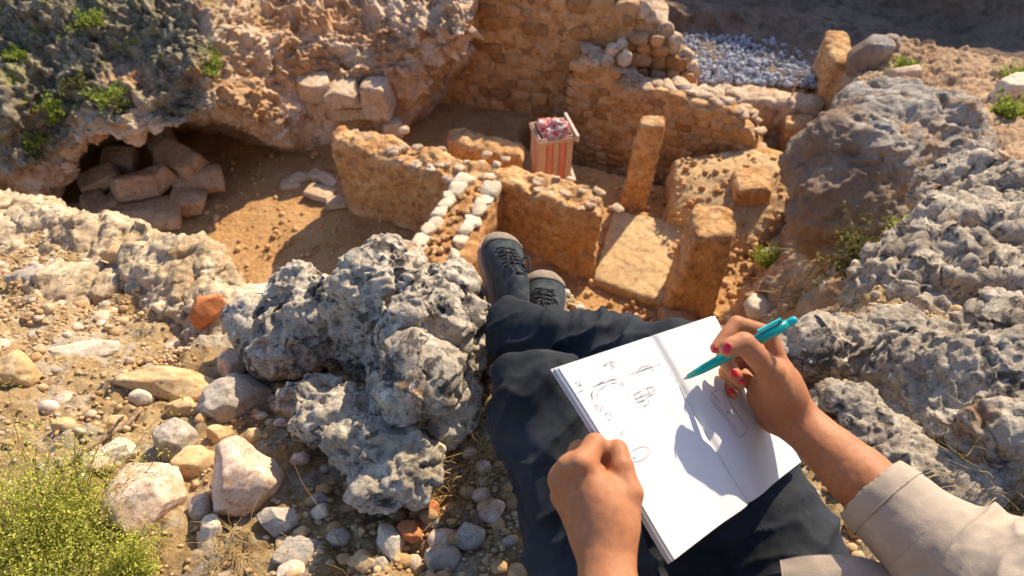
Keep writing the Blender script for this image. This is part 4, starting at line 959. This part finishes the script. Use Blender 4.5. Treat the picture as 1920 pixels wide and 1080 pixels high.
def slab(a0, a1, b0, b1, t0, t1, na=90, nb=40, flat=False):
    a = np.linspace(a0, a1, na); b = np.linspace(b0, b1, nb); A_, B_ = np.meshgrid(a, b, indexing='ij')
    top = page_pt(A_, B_, t1).reshape(-1, 3); bot = (page_pt(A_, B_, t0) if not flat else NO + A_[..., None] * NA + B_[..., None] * NB + t0 * NN).reshape(-1, 3)
    n = len(top); F = grid_faces(na, nb); F2 = F[:, ::-1] + n; idx = np.arange(n).reshape(na, nb); side = []
    for e in (idx[:, 0], idx[-1, :], idx[::-1, -1], idx[0, ::-1]):
        side.append(np.stack([e[:-1], e[:-1] + n, e[1:] + n, e[1:]], 1))
    return np.concatenate([top, bot]), np.concatenate([F[:, ::-1], F2[:, ::-1], np.concatenate(side)[:, ::-1]])
t = NT("paper"); M_paper = t.out(t.mix(t.ramp(t.noise(30, 3), [(.3, 0.), (.8, 1.)]), (.70, .69, .67), (.66, .65, .63)), .75, t.bump(t.noise(160, 4), .0003), .2)
t = NT("cover_card"); M_card = t.out((.55, .54, .53), .6)
link_mesh("cover", *slab(-.012, 1.006, -.004, 1.012, -.0065, -.0055, 60, 30), M_card, nbk, nb0, False)
link_mesh("page_stack", *slab(-.004, 1.0, .0, 1.004, -.0050, -.0018, 90, 40), M_paper, nbk, nb0, False)
link_mesh("left_page", *slab(.004, SP - .001, .0, 1.0, -.0014, 0.0, 60, 40), M_paper, nbk, nb0, False)
link_mesh("right_page", *slab(SP + .001, .996, .0, .997, -.0014, 0.0, 60, 40), M_paper, nbk, nb0, False)
t = NT("pencil"); M_ink = t.out((.10, .09, .12), .6)
def arc(cx, cy, rx, ry, a0, a1, n=24, tilt=0):
    out = []
    for i in range(n + 1):
        a = math.radians(a0 + (a1 - a0) * i / n); x = rx * math.cos(a); y = ry * math.sin(a); c, s = math.cos(tilt), math.sin(tilt); out.append((cx + x * c - y * s, cy + x * s + y * c))
    return out
ST = [  # (pixels of the stroke, width mm)
 ([(1078, 738), (1100, 728), (1150, 712), (1215, 690), (1232, 684)], .35),
 ([(1076, 716), (1080, 724), (1090, 722)], .5), ([(1083, 714), (1084, 727)], .4),
 ([(1105, 735), (1110, 755), (1122, 768), (1128, 762)], .4), ([(1105, 742), (1112, 725), (1130, 714), (1150, 712), (1165, 722), (1176, 744)], .45),
 ([(1114, 750), (1118, 734), (1134, 722), (1152, 718), (1160, 724)], .4), ([(1104, 738), (1108, 758), (1118, 772), (1124, 770)], .4),
 ([(1130, 778), (1138, 772), (1144, 784), (1136, 790), (1130, 778)], .4),
 ([(1127, 687), (1134, 683), (1130, 690)], .5), ([(1138, 681), (1148, 678), (1146, 684), (1140, 685), (1148, 688), (1142, 692)], .5), ([(1134, 676), (1136, 690)], .4),
 (arc(1204, 697, 13, 9, 150, 400, 18, -.3), .4), (arc(1206, 697, 7, 5, 170, 380, 12, -.3), .35),
 ([(1183, 742), (1206, 729), (1220, 726)], .4), ([(1186, 750), (1222, 734)], .4), ([(1190, 756), (1204, 750)], .4), ([(1184, 742), (1192, 756)], .35), ([(1195, 736), (1204, 752)], .35), ([(1208, 729), (1216, 744)], .35), ([(1220, 727), (1224, 738), (1206, 746)], .35),
 ([(1198, 754), (1210, 748), (1214, 757), (1203, 763), (1198, 754)], .4),
 (arc(1196, 852, 21, 12, 0, 360, 30, -.45), .4), ([(1185, 858), (1188, 859)], 1.1),
 (arc(1162, 818, 5, 3.4, 180, 360, 8), .35),
 ([(1250, 701), (1253, 703)], 1.0), ([(1259, 716), (1262, 720)], .7), ([(1266, 712), (1270, 716)], .5),
 ([(1332, 738), (1352, 728), (1402, 806), (1386, 822), (1328, 748), (1332, 738)], .4), ([(1334, 748), (1384, 812)], .35), ([(1340, 744), (1346, 752)], .6), ([(1362, 772), (1366, 776)], .9), ([(1333, 737), (1352, 760)], .35),
 ([(1160, 812), (1172, 806)], .3),
]
for pts, wd in ST:
    AB = [ab(onpage(x, y)) for x, y in pts]; AB = np.array(AB); L = []
    for i in range(len(AB) - 1):
        for k in range(4): L.append(AB[i] + (AB[i + 1] - AB[i]) * k / 4)
    L.append(AB[-1]); L = np.array(L); P = page_pt(L[:, 0], L[:, 1], .0006); d = np.gradient(P, axis=0); s = np.cross(d, NN); s /= np.linalg.norm(s, axis=1, keepdims=True) + 1e-9
    wv = wd * .0014 * (.75 + .4 * np.sin(np.arange(len(P)) * 1.3))[:, None]; m = len(P)
    V = np.concatenate([P - s * wv / 2, P + NN * .00012, P + s * wv / 2]); F = []
    for i in range(m - 1): F += [[i, i + 1, m + i + 1, m + i], [m + i, m + i + 1, 2 * m + i + 1, 2 * m + i]]
    link_mesh("pencil_stroke", V, np.array(F), M_ink, nbk, nb0, False)

# ------------------------------------------------------------------ pen
def frame(d, up=(0, 0, 1)):
    d = np.array(d) / np.linalg.norm(d); x = np.cross(up, d); x /= np.linalg.norm(x); y = np.cross(d, x); return np.stack([x, y, d], 1)
def lathe(a, b, prof, n=20, up=(0, 0, 1)):
    """prof: (fraction along a-b, radius)"""
    a = np.array(a); b = np.array(b); R = frame(b - a, up); L = np.linalg.norm(b - a); V = []
    for f, r in prof:
        for i in range(n): an = 2 * math.pi * i / n; V.append(a + R @ np.array([r * math.cos(an), r * math.sin(an), f * L]))
    m = len(prof); F = []
    for i in range(m - 1):
        for j in range(n): F.append([i * n + j, i * n + (j + 1) % n, (i + 1) * n + (j + 1) % n, (i + 1) * n + j])
    V.append(a + R @ np.array([0, 0, prof[0][0] * L])); V.append(a + R @ np.array([0, 0, prof[-1][0] * L])); c0 = len(V) - 2
    for j in range(n): F.append([c0, (j + 1) % n, j, j]); F.append([c0 + 1, (m - 1) * n + j, (m - 1) * n + (j + 1) % n, (m - 1) * n + (j + 1) % n])
    V = np.array(V); F4 = [f for f in F if f[2] != f[3]]; F3 = [f[:3] for f in F if f[2] == f[3]]
    return V, F4 + F3
PT = onpage(1273, 714) + NN * .004; PE = dp(1493, 598, .650)
t = NT("pen_plastic"); M_pen = t.out((.0, .36, .32), .22, None, .5); t.b.inputs["Transmission Weight"].default_value = .25
t = NT("pen_clip_plastic"); M_pen2 = t.out((.0, .40, .42), .2, None, .5)
t = NT("metal"); t.b.inputs["Metallic"].default_value = 1; M_met = t.out((.6, .6, .62), .3)
pe = empty("pen", tuple(PT), "turquoise translucent ballpoint pen with clip held in the right hand", "pen")
link_mesh("tip", *lathe(PT, PE, [(0, .0004), (.02, .0012), (.06, .0024)], 16), M_met, pe, tuple(PT))
link_mesh("barrel", *lathe(PT, PE, [(.055, .0026), (.16, .0043), (.20, .0046), (.30, .0050), (.60, .0051), (.605, .0056), (.88, .0058), (.885, .0050), (.93, .0048)], 24), M_pen, pe, tuple(PT))
link_mesh("push_button", *lathe(PT, PE, [(.92, .0034), (.925, .0040), (.99, .0040), (1.0, .0032)], 18), M_pen2, pe, tuple(PT))
ax = (PE - PT) / np.linalg.norm(PE - PT); upv = np.cross(ax, np.cross(np.array([-.35, .4, .75]), ax)); upv /= np.linalg.norm(upv); Rc = np.stack([np.cross(upv, ax), upv, ax], 1); LP = np.linalg.norm(PE - PT)
cv = [box((0, .0085, LP * .80), (.0042, .0018, LP * .20), None, .0005)]; V1, F1 = cv[0]
link_mesh("clip", V1 @ Rc.T + PT, F1, M_pen2, pe, tuple(PT), False); V1, F1 = box((0, .0062, LP * .89), (.0042, .006, LP * .025), None, .0005); link_mesh("clip_mount", V1 @ Rc.T + PT, F1, M_pen2, pe, tuple(PT), False)

# ------------------------------------------------------------------ person
def skin_mat():
    t = NT("skin"); c = t.mix(t.ramp(t.noise(22, 4, .6), [(.35, 0.), (.7, 1.)]), (.36, .14, .058), (.44, .19, .088))
    c = t.mix(t.ramp(t.noise(160, 3), [(.45, 0.), (.75, .35)]), c, (.24, .075, .035))
    b = t.bump(t.noise(420, 4, .6), .00035, .7); b = t.bump(t.noise(90, 4, .6), .0006, .5, b); m = t.out(c, .58, b, .25)
    t.b.inputs["Subsurface Weight"].default_value = .12; t.b.inputs["Subsurface Radius"].default_value = (.008, .003, .0015); t.b.inputs["Subsurface Scale"].default_value = 1.0; return m
M_skin = skin_mat()
t = NT("red_nail_polish"); M_nail = t.out((.55, .012, .03), .22, None, .5)
def J(l): return [dp(*q) for q in l]
G = []
# left hand and arm
W = dp(1134, 1008, .548); LE = np.array([.075, -.04, .45]); LS = np.array([.045, -.14, .70])
G.append((chain([LS, LE], [.045, .036]), .02)); G.append((chain([LE, LE * .35 + W * .65, W], [.034, .0285, .0225]), .02))
palm = []
for (sx, sy, s_d), (mx, my, md), r in (((1152, 985, .546), (1092, 873, .556), .0125), ((1135, 990, .545), (1070, 880, .562), .0125), ((1118, 995, .552), (1053, 902, .572), .0120), ((1106, 1000, .560), (1055, 930, .584), .0115)):
    palm.append((chain([dp(sx, sy, s_d), dp(mx, my, md)], [.0165, r * .93]), .013))
G += palm
G.append((chain([W, dp(1130, 950, .553)], [.021, .021]), .02))
G.append((chain(J([(1160, 975, .553), (1177, 925, .556), (1165, 877, .566), (1157, 843, pd(1157, 843) - .0105)]), [.0175, .0135, .0108, .0098]), .008))
G.append((chain(J([(1092, 873, .556), (1115, 834, .574), (1139, 857, .590), (1154, 880, .604)]), [.0122, .0102, .0088, .0080]), .005))
G.append((chain(J([(1070, 880, .562), (1087, 846, .602), (1118, 870, .624), (1145, 882, .630)]), [.0122, .0102, .0088, .0080]), .005))
G.append((chain(J([(1053, 902, .572), (1068, 870, .612), (1100, 894, .632), (1128, 905, .638)]), [.0118, .0098, .0084, .0078]), .005))
G.append((chain(J([(1055, 930, .584), (1062, 905, .618), (1092, 922, .636), (1115, 926, .642)]), [.0112, .0088, .0078, .0070]), .005))
for q in ((1088, 866, .546), (1064, 874, .552), (1047, 895, .563)): G.append(([ell(dp(*q), (.0082, .0082, .0078))], .008))   # knuckles
G.append((chain(J([(1168, 925, .572), (1112, 880, .576)]), [.0105, .0105]), .006))
# right hand and arm
WR = dp(1476, 772, .724); RE = dp(1835, 1100, .590); RS = np.array([.42, -.10, .66])
G.append((chain([RS, RE], [.048, .040]), .02)); G.append((chain([RE, RE * .42 + WR * .58, WR], [.040, .0325, .0225]), .02))
G.append((chain([WR, dp(1462, 752, .722)], [.022, .021]), .02))
G.append((chain(J([(1478, 768, .712), (1462, 735, .692), (1447, 697, .667), (1394, 643, .646), (1366, 652, .643)]), [.020, .0190, .0138, .0112, .0096]), .008))
G.append((chain(J([(1480, 760, .716), (1466, 694, .690)]), [.019, .0115]), .014))
G.append((chain(J([(1474, 765, .724), (1462, 703, .708)]), [.019, .0118]), .014))
G.append((chain(J([(1464, 772, .732), (1453, 720, .726)]), [.018, .0115]), .014))
G.append((chain(J([(1450, 780, .738), (1433, 742, .740)]), [.017, .013]), .014))
G.append((chain(J([(1446, 705, .692), (1430, 742, .722)]), [.013, .015]), .02))
G.append((chain(J([(1468, 735, .700), (1455, 745, .720)]), [.018, .018]), .02))
G.append((chain(J([(1466, 694, .690), (1443, 626, .694), (1380, 606, .682), (1343, 652, .668)]), [.0105, .0085, .0080, .0066]), .004))
G.append((chain(J([(1462, 703, .708), (1408, 645, .712), (1358, 672, .698), (1379, 703, .684)]), [.0110, .0094, .0086, .0074]), .0035))
G.append((chain(J([(1453, 720, .726), (1400, 670, .732), (1362, 698, .720), (1389, 717, .703)]), [.0110, .0090, .0082, .0071]), .0035))
G.append((chain(J([(1433, 742, .740), (1396, 705, .748), (1358, 722, .740), (1374, 738, .726)]), [.0102, .0085, .0075, .0066]), .0035))
# torso, neck and head
CX = .235
G.append((chain([(CX, -.12, .12), (CX, -.15, .32), (CX, -.15, .55)], [.12, .11, .12]), .05)); G.append((chain([LS, (CX, -.16, .66), RS], [.05, .075, .05]), .05))
HC = np.array([CX - .01, -.125, .86]); G.append((chain([(CX, -.17, .66), HC + [0, -.02, -.05]], [.055, .05]), .03))
Rh = np.array(Matrix.Rotation(-.75, 3, 'X')); hd = lambda x, y, z: HC + Rh @ np.array([x, y, z])
G.append(([ell(HC, (.072, .088, .100), Rh)], .02)); G.append(([ell(hd(0, .045, -.06), (.045, .04, .045), Rh)], .03))
G.append((chain([hd(0, .085, .01), hd(0, .105, -.025)], [.008, .013]), .012)); G.append(([cone(hd(-.018, .082, -.055), hd(.018, .082, -.055), .008)], .008))
for sx in (-1, 1): G.append(([ell(hd(.074 * sx, -.005, -.01), (.010, .018, .030), Rh)], .006)); G.append(([ell(hd(.030 * sx, .078, .008), (.014, .010, .010), Rh)], .006))
V, F = sdf(G, .0019, kin=.003); V = relax(V, F, 3, .5)
per = empty("person", (CX, -.05, .0), "person seated on the ledge in dark trousers and beige shirt, drawing in the notebook", "person")
POR = (CX, -.05, 0.)
V = displace(V, F, lambda p: .0005 * fbm(p, 60, 3, 2))
body = link_mesh("body", V, F, M_skin, per, POR)
def nail(c, nrm, ax_, w, l, mat=M_nail):
    nrm = np.array(nrm) / np.linalg.norm(nrm); ax_ = np.array(ax_) - nrm * (np.array(ax_) @ nrm); ax_ /= np.linalg.norm(ax_); s = np.cross(nrm, ax_)
    V, F = ico(3); V = np.sign(V) * np.abs(V) ** .85; V = V * np.array([w * .86, l * .95, .0010]); V[:, 2] -= 45 * V[:, 0] ** 2 + .0008; V = V @ np.stack([s, ax_, nrm], 1).T + np.array(c)
    link_mesh("fingernail", V, F, mat, body, POR)
vw = lambda px, py: -ray(px, py) / np.linalg.norm(ray(px, py))
def nl(px, py, d, dirpx, w, l, tilt=(0, 0, 0)):
    a = dp(px, py, d); b = dp(px + dirpx[0], py + dirpx[1], d); nail(a, vw(px, py) + np.array(tilt), b - a, w, l)
nl(1362, 653, .6328, (-3, 5), .0050, .0060, (-.3, .1, 0)); nl(1377, 701, .6755, (3, 5), .0044, .0054); nl(1389, 714, .6950, (5, 3), .0042, .0050); nl(1370, 734, .7185, (3, 3), .0036, .0046)
nl(1338, 655, .6615, (-3, 5), .0034, .0040, (-.6, .2, 0))

# trousers
def fab(name, a, b, sc, bump=.0008, weave=900):
    t = NT(name); c = t.mix(t.ramp(t.noise(sc, 5, .6), [(.35, 0.), (.68, 1.)]), a, b); c = t.mix(t.ramp(t.noise(sc * 9, 4, .7), [(.5, 0.), (.8, .35)]), c, tuple(min(1, x * 1.7) for x in b))
    bb = t.bump(t.noise(weave, 2, .5), bump * .5); bb = t.bump(t.noise(sc * 2.2, 5, .6, .5), .004, .4, bb); m = t.out(c, .85, bb, .15)
    return m
M_tr = fab("dark_trouser_cloth", (.013, .0145, .018), (.034, .038, .046), 9)
M_sh = fab("beige_shirt_cloth", (.33, .26, .20), (.40, .325, .25), 9)
def folds(p, a, b, amp, n, s=0, sharp=1.5):
    """cloth folds running across the limb a-b"""
    a = np.array(a); b = np.array(b); d = (b - a) / np.linalg.norm(b - a); t = (p - a) @ d
    q = p * 9 + s; w = fbm(q, 1, 2, s) * .6; r = 1 - np.abs(vnoise(np.stack([t * n + w, (p[:, 0] - p[:, 1]) * 6 + s, p[:, 2] * 5], 1), s)); r2 = 1 - np.abs(vnoise(np.stack([t * n * 2.1 + w * 2, (p[:, 0] + p[:, 1]) * 9 + s, p[:, 2] * 8], 1), s + 3)); return amp * (r ** (sharp * 2.2) - .4 + .45 * (r2 ** 3 - .4))
KL = dp(1016, 764, .815); HL = np.array([.165, .02, .13]); AL = np.array([.06, .73, -.045])
KR = dp(1285, 688, .93); HR = np.array([.405, .03, .130]); AR = dp(962, 622, 1.13)
TG = [(chain([HL, KL], [.086, .056]), .03), (chain([KL, AL], [.054, .048]), .03), (chain([HR, KR], [.105, .068]), .03), (chain([KR, KR * .45 + AR * .55, AR], [.066, .054, .056]), .012), ([ell((CX + .01, .0, .10), (.19, .13, .11))], .06),
      (chain([(.26, .05, .09), (.19, .38, .13)], [.08, .05]), .06), ([ell(dp(958, 708, .825), (.016, .022, .024))], .010), ([ell(dp(1028, 716, .82), (.024, .02, .024))], .010)]
axr = (AR - KR) / np.linalg.norm(AR - KR)
V, F = sdf(TG, .0036, cuts=[(cone(AR - axr * .03, AR + axr * .10, .049), .004), (ell(AR + axr * .066, (.060, .075, .075), frame(axr, (0, 0, 1))[:, [2, 0, 1]]), .004)])
V = relax(V, F, 2)
def ftr(p):
    d = folds(p, KR, AR, .011, 17, 3) * np.exp(-np.minimum(np.linalg.norm(p - (KR + AR) / 2, axis=1) / .16, 9) ** 2) * 1.0
    d += folds(p, KL, HL, .010, 15, 7) + .004 * fbm(p, 7, 2, 3, .5, True) + .0008 * fbm(p, 45, 3, 5)
    k = np.exp(-(np.linalg.norm(p - KL, axis=1) / .11) ** 2); d += k * folds(p, AL, KL, .016, 20, 12); return d
V = displace(V, F, ftr); link_mesh("trousers", V, F, M_tr, per, POR)

# shoes
t = NT("suede_shoe"); M_shoe = t.out(t.mix(t.ramp(t.noise(60, 5, .7), [(.4, 0.), (.75, 1.)]), (.028, .036, .042), (.085, .085, .08)), .9, t.bump(t.noise(220, 4), .0008), .15)
t = NT("dusty_toe_cap"); M_toe = t.out(t.mix(t.ramp(t.noise(50, 5, .7), [(.35, 0.), (.7, 1.)]), (.20, .15, .11), (.30, .24, .18)), .9, t.bump(t.noise(220, 4), .0008), .15)
t = NT("rubber_sole"); M_sole = t.out((.30, .19, .14), .8, t.bump(t.noise(120, 4), .001))
t = NT("shoe_lace"); M_lace = t.out((.030, .030, .032), .9)
def shoe(heel, toe, up, seed, label):
    heel = np.array(heel); toe = np.array(toe); f = toe - heel; L = np.linalg.norm(f); f /= L; up = np.array(up) - f * (np.array(up) @ f); up /= np.linalg.norm(up); s = np.cross(f, up)
    R = np.stack([s, f, up], 1); T = lambda V: np.asarray(V) @ R.T + heel
    ys = np.linspace(0, 1, 40); k = L / .27
    hw = np.interp(ys, [0, .03, .1, .3, .5, .7, .85, .94, .985, 1], [.004, .020, .031, .032, .035, .043, .042, .033, .016, .003]) * k
    tp = np.interp(ys, [0, .03, .12, .28, .42, .6, .75, .88, .96, 1], [.03, .085, .105, .112, .098, .068, .052, .044, .028, .008]) * k
    def loft(y0, y1, infl=0, nn=36, z0=0.0):
        V = []; idx = [i for i in range(40) if y0 <= ys[i] <= y1]
        for i in idx:
            cxo = .006 * math.sin(ys[i] * 3)
            for j in range(nn):
                a = 2 * math.pi * j / nn; c, s_ = math.cos(a), math.sin(a); e = .72
                x = np.sign(c) * abs(c) ** e * hw[i]; z = tp[i] / 2 + np.sign(s_) * abs(s_) ** (e if s_ < 0 else .95) * tp[i] / 2
                if s_ > 0: x *= 1 - .28 * (z / max(tp[i], .01)) ** 2
                V.append([x * (1 + infl) + cxo, ys[i] * L, z0 + z * (1 + infl)])
        m = len(idx); F = [[i * nn + j, i * nn + (j + 1) % nn, (i + 1) * nn + (j + 1) % nn, (i + 1) * nn + j] for i in range(m - 1) for j in range(nn)]
        F.append(list(range(nn))[::-1]); F.append([(m - 1) * nn + j for j in range(nn)]); return np.array(V), F
    V, F = loft(0, 1); up_ = link_mesh("shoe", T(V), F, M_shoe, per, POR); up_["label"] = label
    V, F = loft(.80, 1, .035); link_mesh("toe_cap", T(V - [0, 0, .0]), F, M_toe, up_, POR)
    o = []; 
    for z in (-.016, .006):
        for i in range(40): o.append([hw[i] * 1.13 + .006 * math.sin(ys[i] * 3), ys[i] * L * 1.02 - .002, z])
        for i in range(39, -1, -1): o.append([-hw[i] * 1.13 + .006 * math.sin(ys[i] * 3), ys[i] * L * 1.02 - .002, z])
    n = 80; F = [[j, (j + 1) % n, n + (j + 1) % n, n + j] for j in range(n)] + [list(range(n))[::-1], [n + j for j in range(n)]]
    link_mesh("sole", T(o), F, M_sole, up_, POR, False)
    lines = []
    for q in range(5):
        y = .40 + q * .062; zt = np.interp(y, ys, tp) + .003; w_ = .022 * k
        for sg in (-1, 1):
            lines.append([(-w_ * sg + (2 * w_ * sg) * u_, (y + .05 * u_) * L, zt - .052 * (u_ - .5) ** 2 * .6 - .05 * u_ * .10 + .004 * math.sin(u_ * 3.14)) for u_ in np.linspace(0, 1, 7)])
    for sg in (-1, 1):
        lines.append([(sg * (.004 + .017 * math.sin(u_ * 3.1)), (.39 - .07 * math.sin(u_ * 6.2) * sg) * L, np.interp(.39, ys, tp) + .004 + .012 * math.sin(u_ * 3.14)) for u_ in np.linspace(0, 1, 12)])
    G = [(chain([T(p) for p in l], [.0021] * len(l)), .0) for l in lines]; V, F = sdf(G, .0016); link_mesh("laces", V, F, M_lace, up_, POR)
    V, F = loft(.30, .62, -.0); V = V * np.array([.50, 1, 1]) + np.array([0, 0, .0045]); link_mesh("tongue", T(V), F, M_toe if False else M_shoe, up_, POR)
shoe(dp(950, 600, 1.165) + [0, 0, -.06], dp(932, 430, 1.345) + [0, 0, -.02], (.28, 0, 1), 1, "dark laced suede shoe of the crossed upper leg")
shoe((.050, .72, -.08), dp(1020, 494, 1.41) + [0, 0, -.03], (.12, 0, 1), 2, "lower shoe partly hidden behind the other one")

# shirt
ca = RE * .46 + WR * .54; ad = (WR - RE) / np.linalg.norm(WR - RE)
CE = min((RE + (WR - RE) * k_ for k_ in np.linspace(0, 1, 400)), key=lambda q: abs(project(q[None])[0][0] - 1655)); CE2 = CE - ad * .052
SG = [(chain([CE, CE2], [.0440, .0480]), .003), (chain([CE2 - ad * .004, RE + [.01, 0, .0]], [.0440, .060]), .008), (chain([RE + [.01, 0, 0], RS], [.062, .075]), .03),
      (chain([(CX, -.13, .14), (CX, -.16, .35), (CX, -.16, .55)], [.15, .14, .145]), .04), (chain([LS + [.02, 0, 0], (CX, -.17, .64), RS], [.066, .085, .07]), .04), (chain([LS, LE, LE * .75 + W * .25], [.066, .055, .046]), .02)]
V, F = sdf(SG, .0025, cuts=[(cone(CE + ad * .10, CE - ad * .10, .0375), .002), (cone(CE + ad * .072, CE + ad * .2, .07), .0), (cone(LE * .6 + W * .4, LE * .9 + W * .1, .040), .002), (ell(HC + [0, -.02, -.12], (.062, .062, .12)), .01)]); V = relax(V, F, 1)
def fsh(p):
    m = np.clip(((CE - p) @ ad - .052) / .03, 0, 1); return m * (folds(p, CE, RE, .017, 22, 5, 1.0) + .006 * fbm(p, 12, 3, 8, .5, True)) + .0007 * fbm(p, 60, 2, 4)
V = displace(V, F, fsh); shirt = link_mesh("shirt", V, F, M_sh, per, POR)
# stitched hem lines of the rolled cuff
for off, r in ((.006, .0452), (.045, .0482)):
    c = CE - ad * off; R = frame(ad); pts = [c + R @ np.array([math.cos(a) * r, math.sin(a) * r, 0]) for a in np.linspace(0, 6.283, 40)]
    V, F = sdf([(chain(pts, [.0011] * 40), .0)], .0011); link_mesh("cuff_seam", V, F, M_sh, shirt, POR)
tl = [[dp(1462, 1050, .640), dp(1520, 1040, .632), dp(1590, 1042, .628), (dp(1650, 1056, .628)), dp(1720, 1110, .62)],
      [dp(1466, 1085, .630), dp(1530, 1085, .618), dp(1600, 1085, .615), dp(1660, 1095, .612), dp(1730, 1150, .605)],
      [dp(1480, 1180, .615), dp(1540, 1180, .60), dp(1610, 1180, .595), dp(1680, 1190, .595), dp(1740, 1240, .585)],
      [np.array([.25, .03, .33]), np.array([.29, .02, .34]), np.array([.33, .01, .34]), np.array([.37, .0, .33]), np.array([.40, -.02, .31])]]
V, F = sheet(tl, 60, 80); V = V + np.array([0, 0, 1]) * (.005 * fbm(V, 14, 3, 3))[:, None]; N = normals(V, F); n = len(V)
V2 = np.concatenate([V, V - N * .0025 * np.sign(N[:, 2:].mean())]); idx = np.arange(n).reshape(60, 80); sd_ = [np.stack([e[:-1], e[1:], e[1:] + n, e[:-1] + n], 1) for e in (idx[:, 0], idx[-1], idx[::-1, -1], idx[0, ::-1])]
link_mesh("shirt_tail", V2, np.concatenate([F, F[:, ::-1] + n] + sd_), M_sh, per, POR)
# hair
V, F = sdf([([ell(hd(0, -.022, .012), (.082, .090, .100), Rh)], .02), (chain([hd(0, -.10, .0), hd(0, -.14, -.08)], [.04, .02]), .03)], .004, cuts=[(ell(hd(0, .085, -.03), (.062, .075, .085), Rh), .01)])
V = displace(V, F, lambda p: .003 * fbm(p * [1, 1, .3], 60, 3, 4, .6, True)); t = NT("hair"); t.out((.03, .018, .012), .5); link_mesh("hair", V, F, t.m, per, POR)
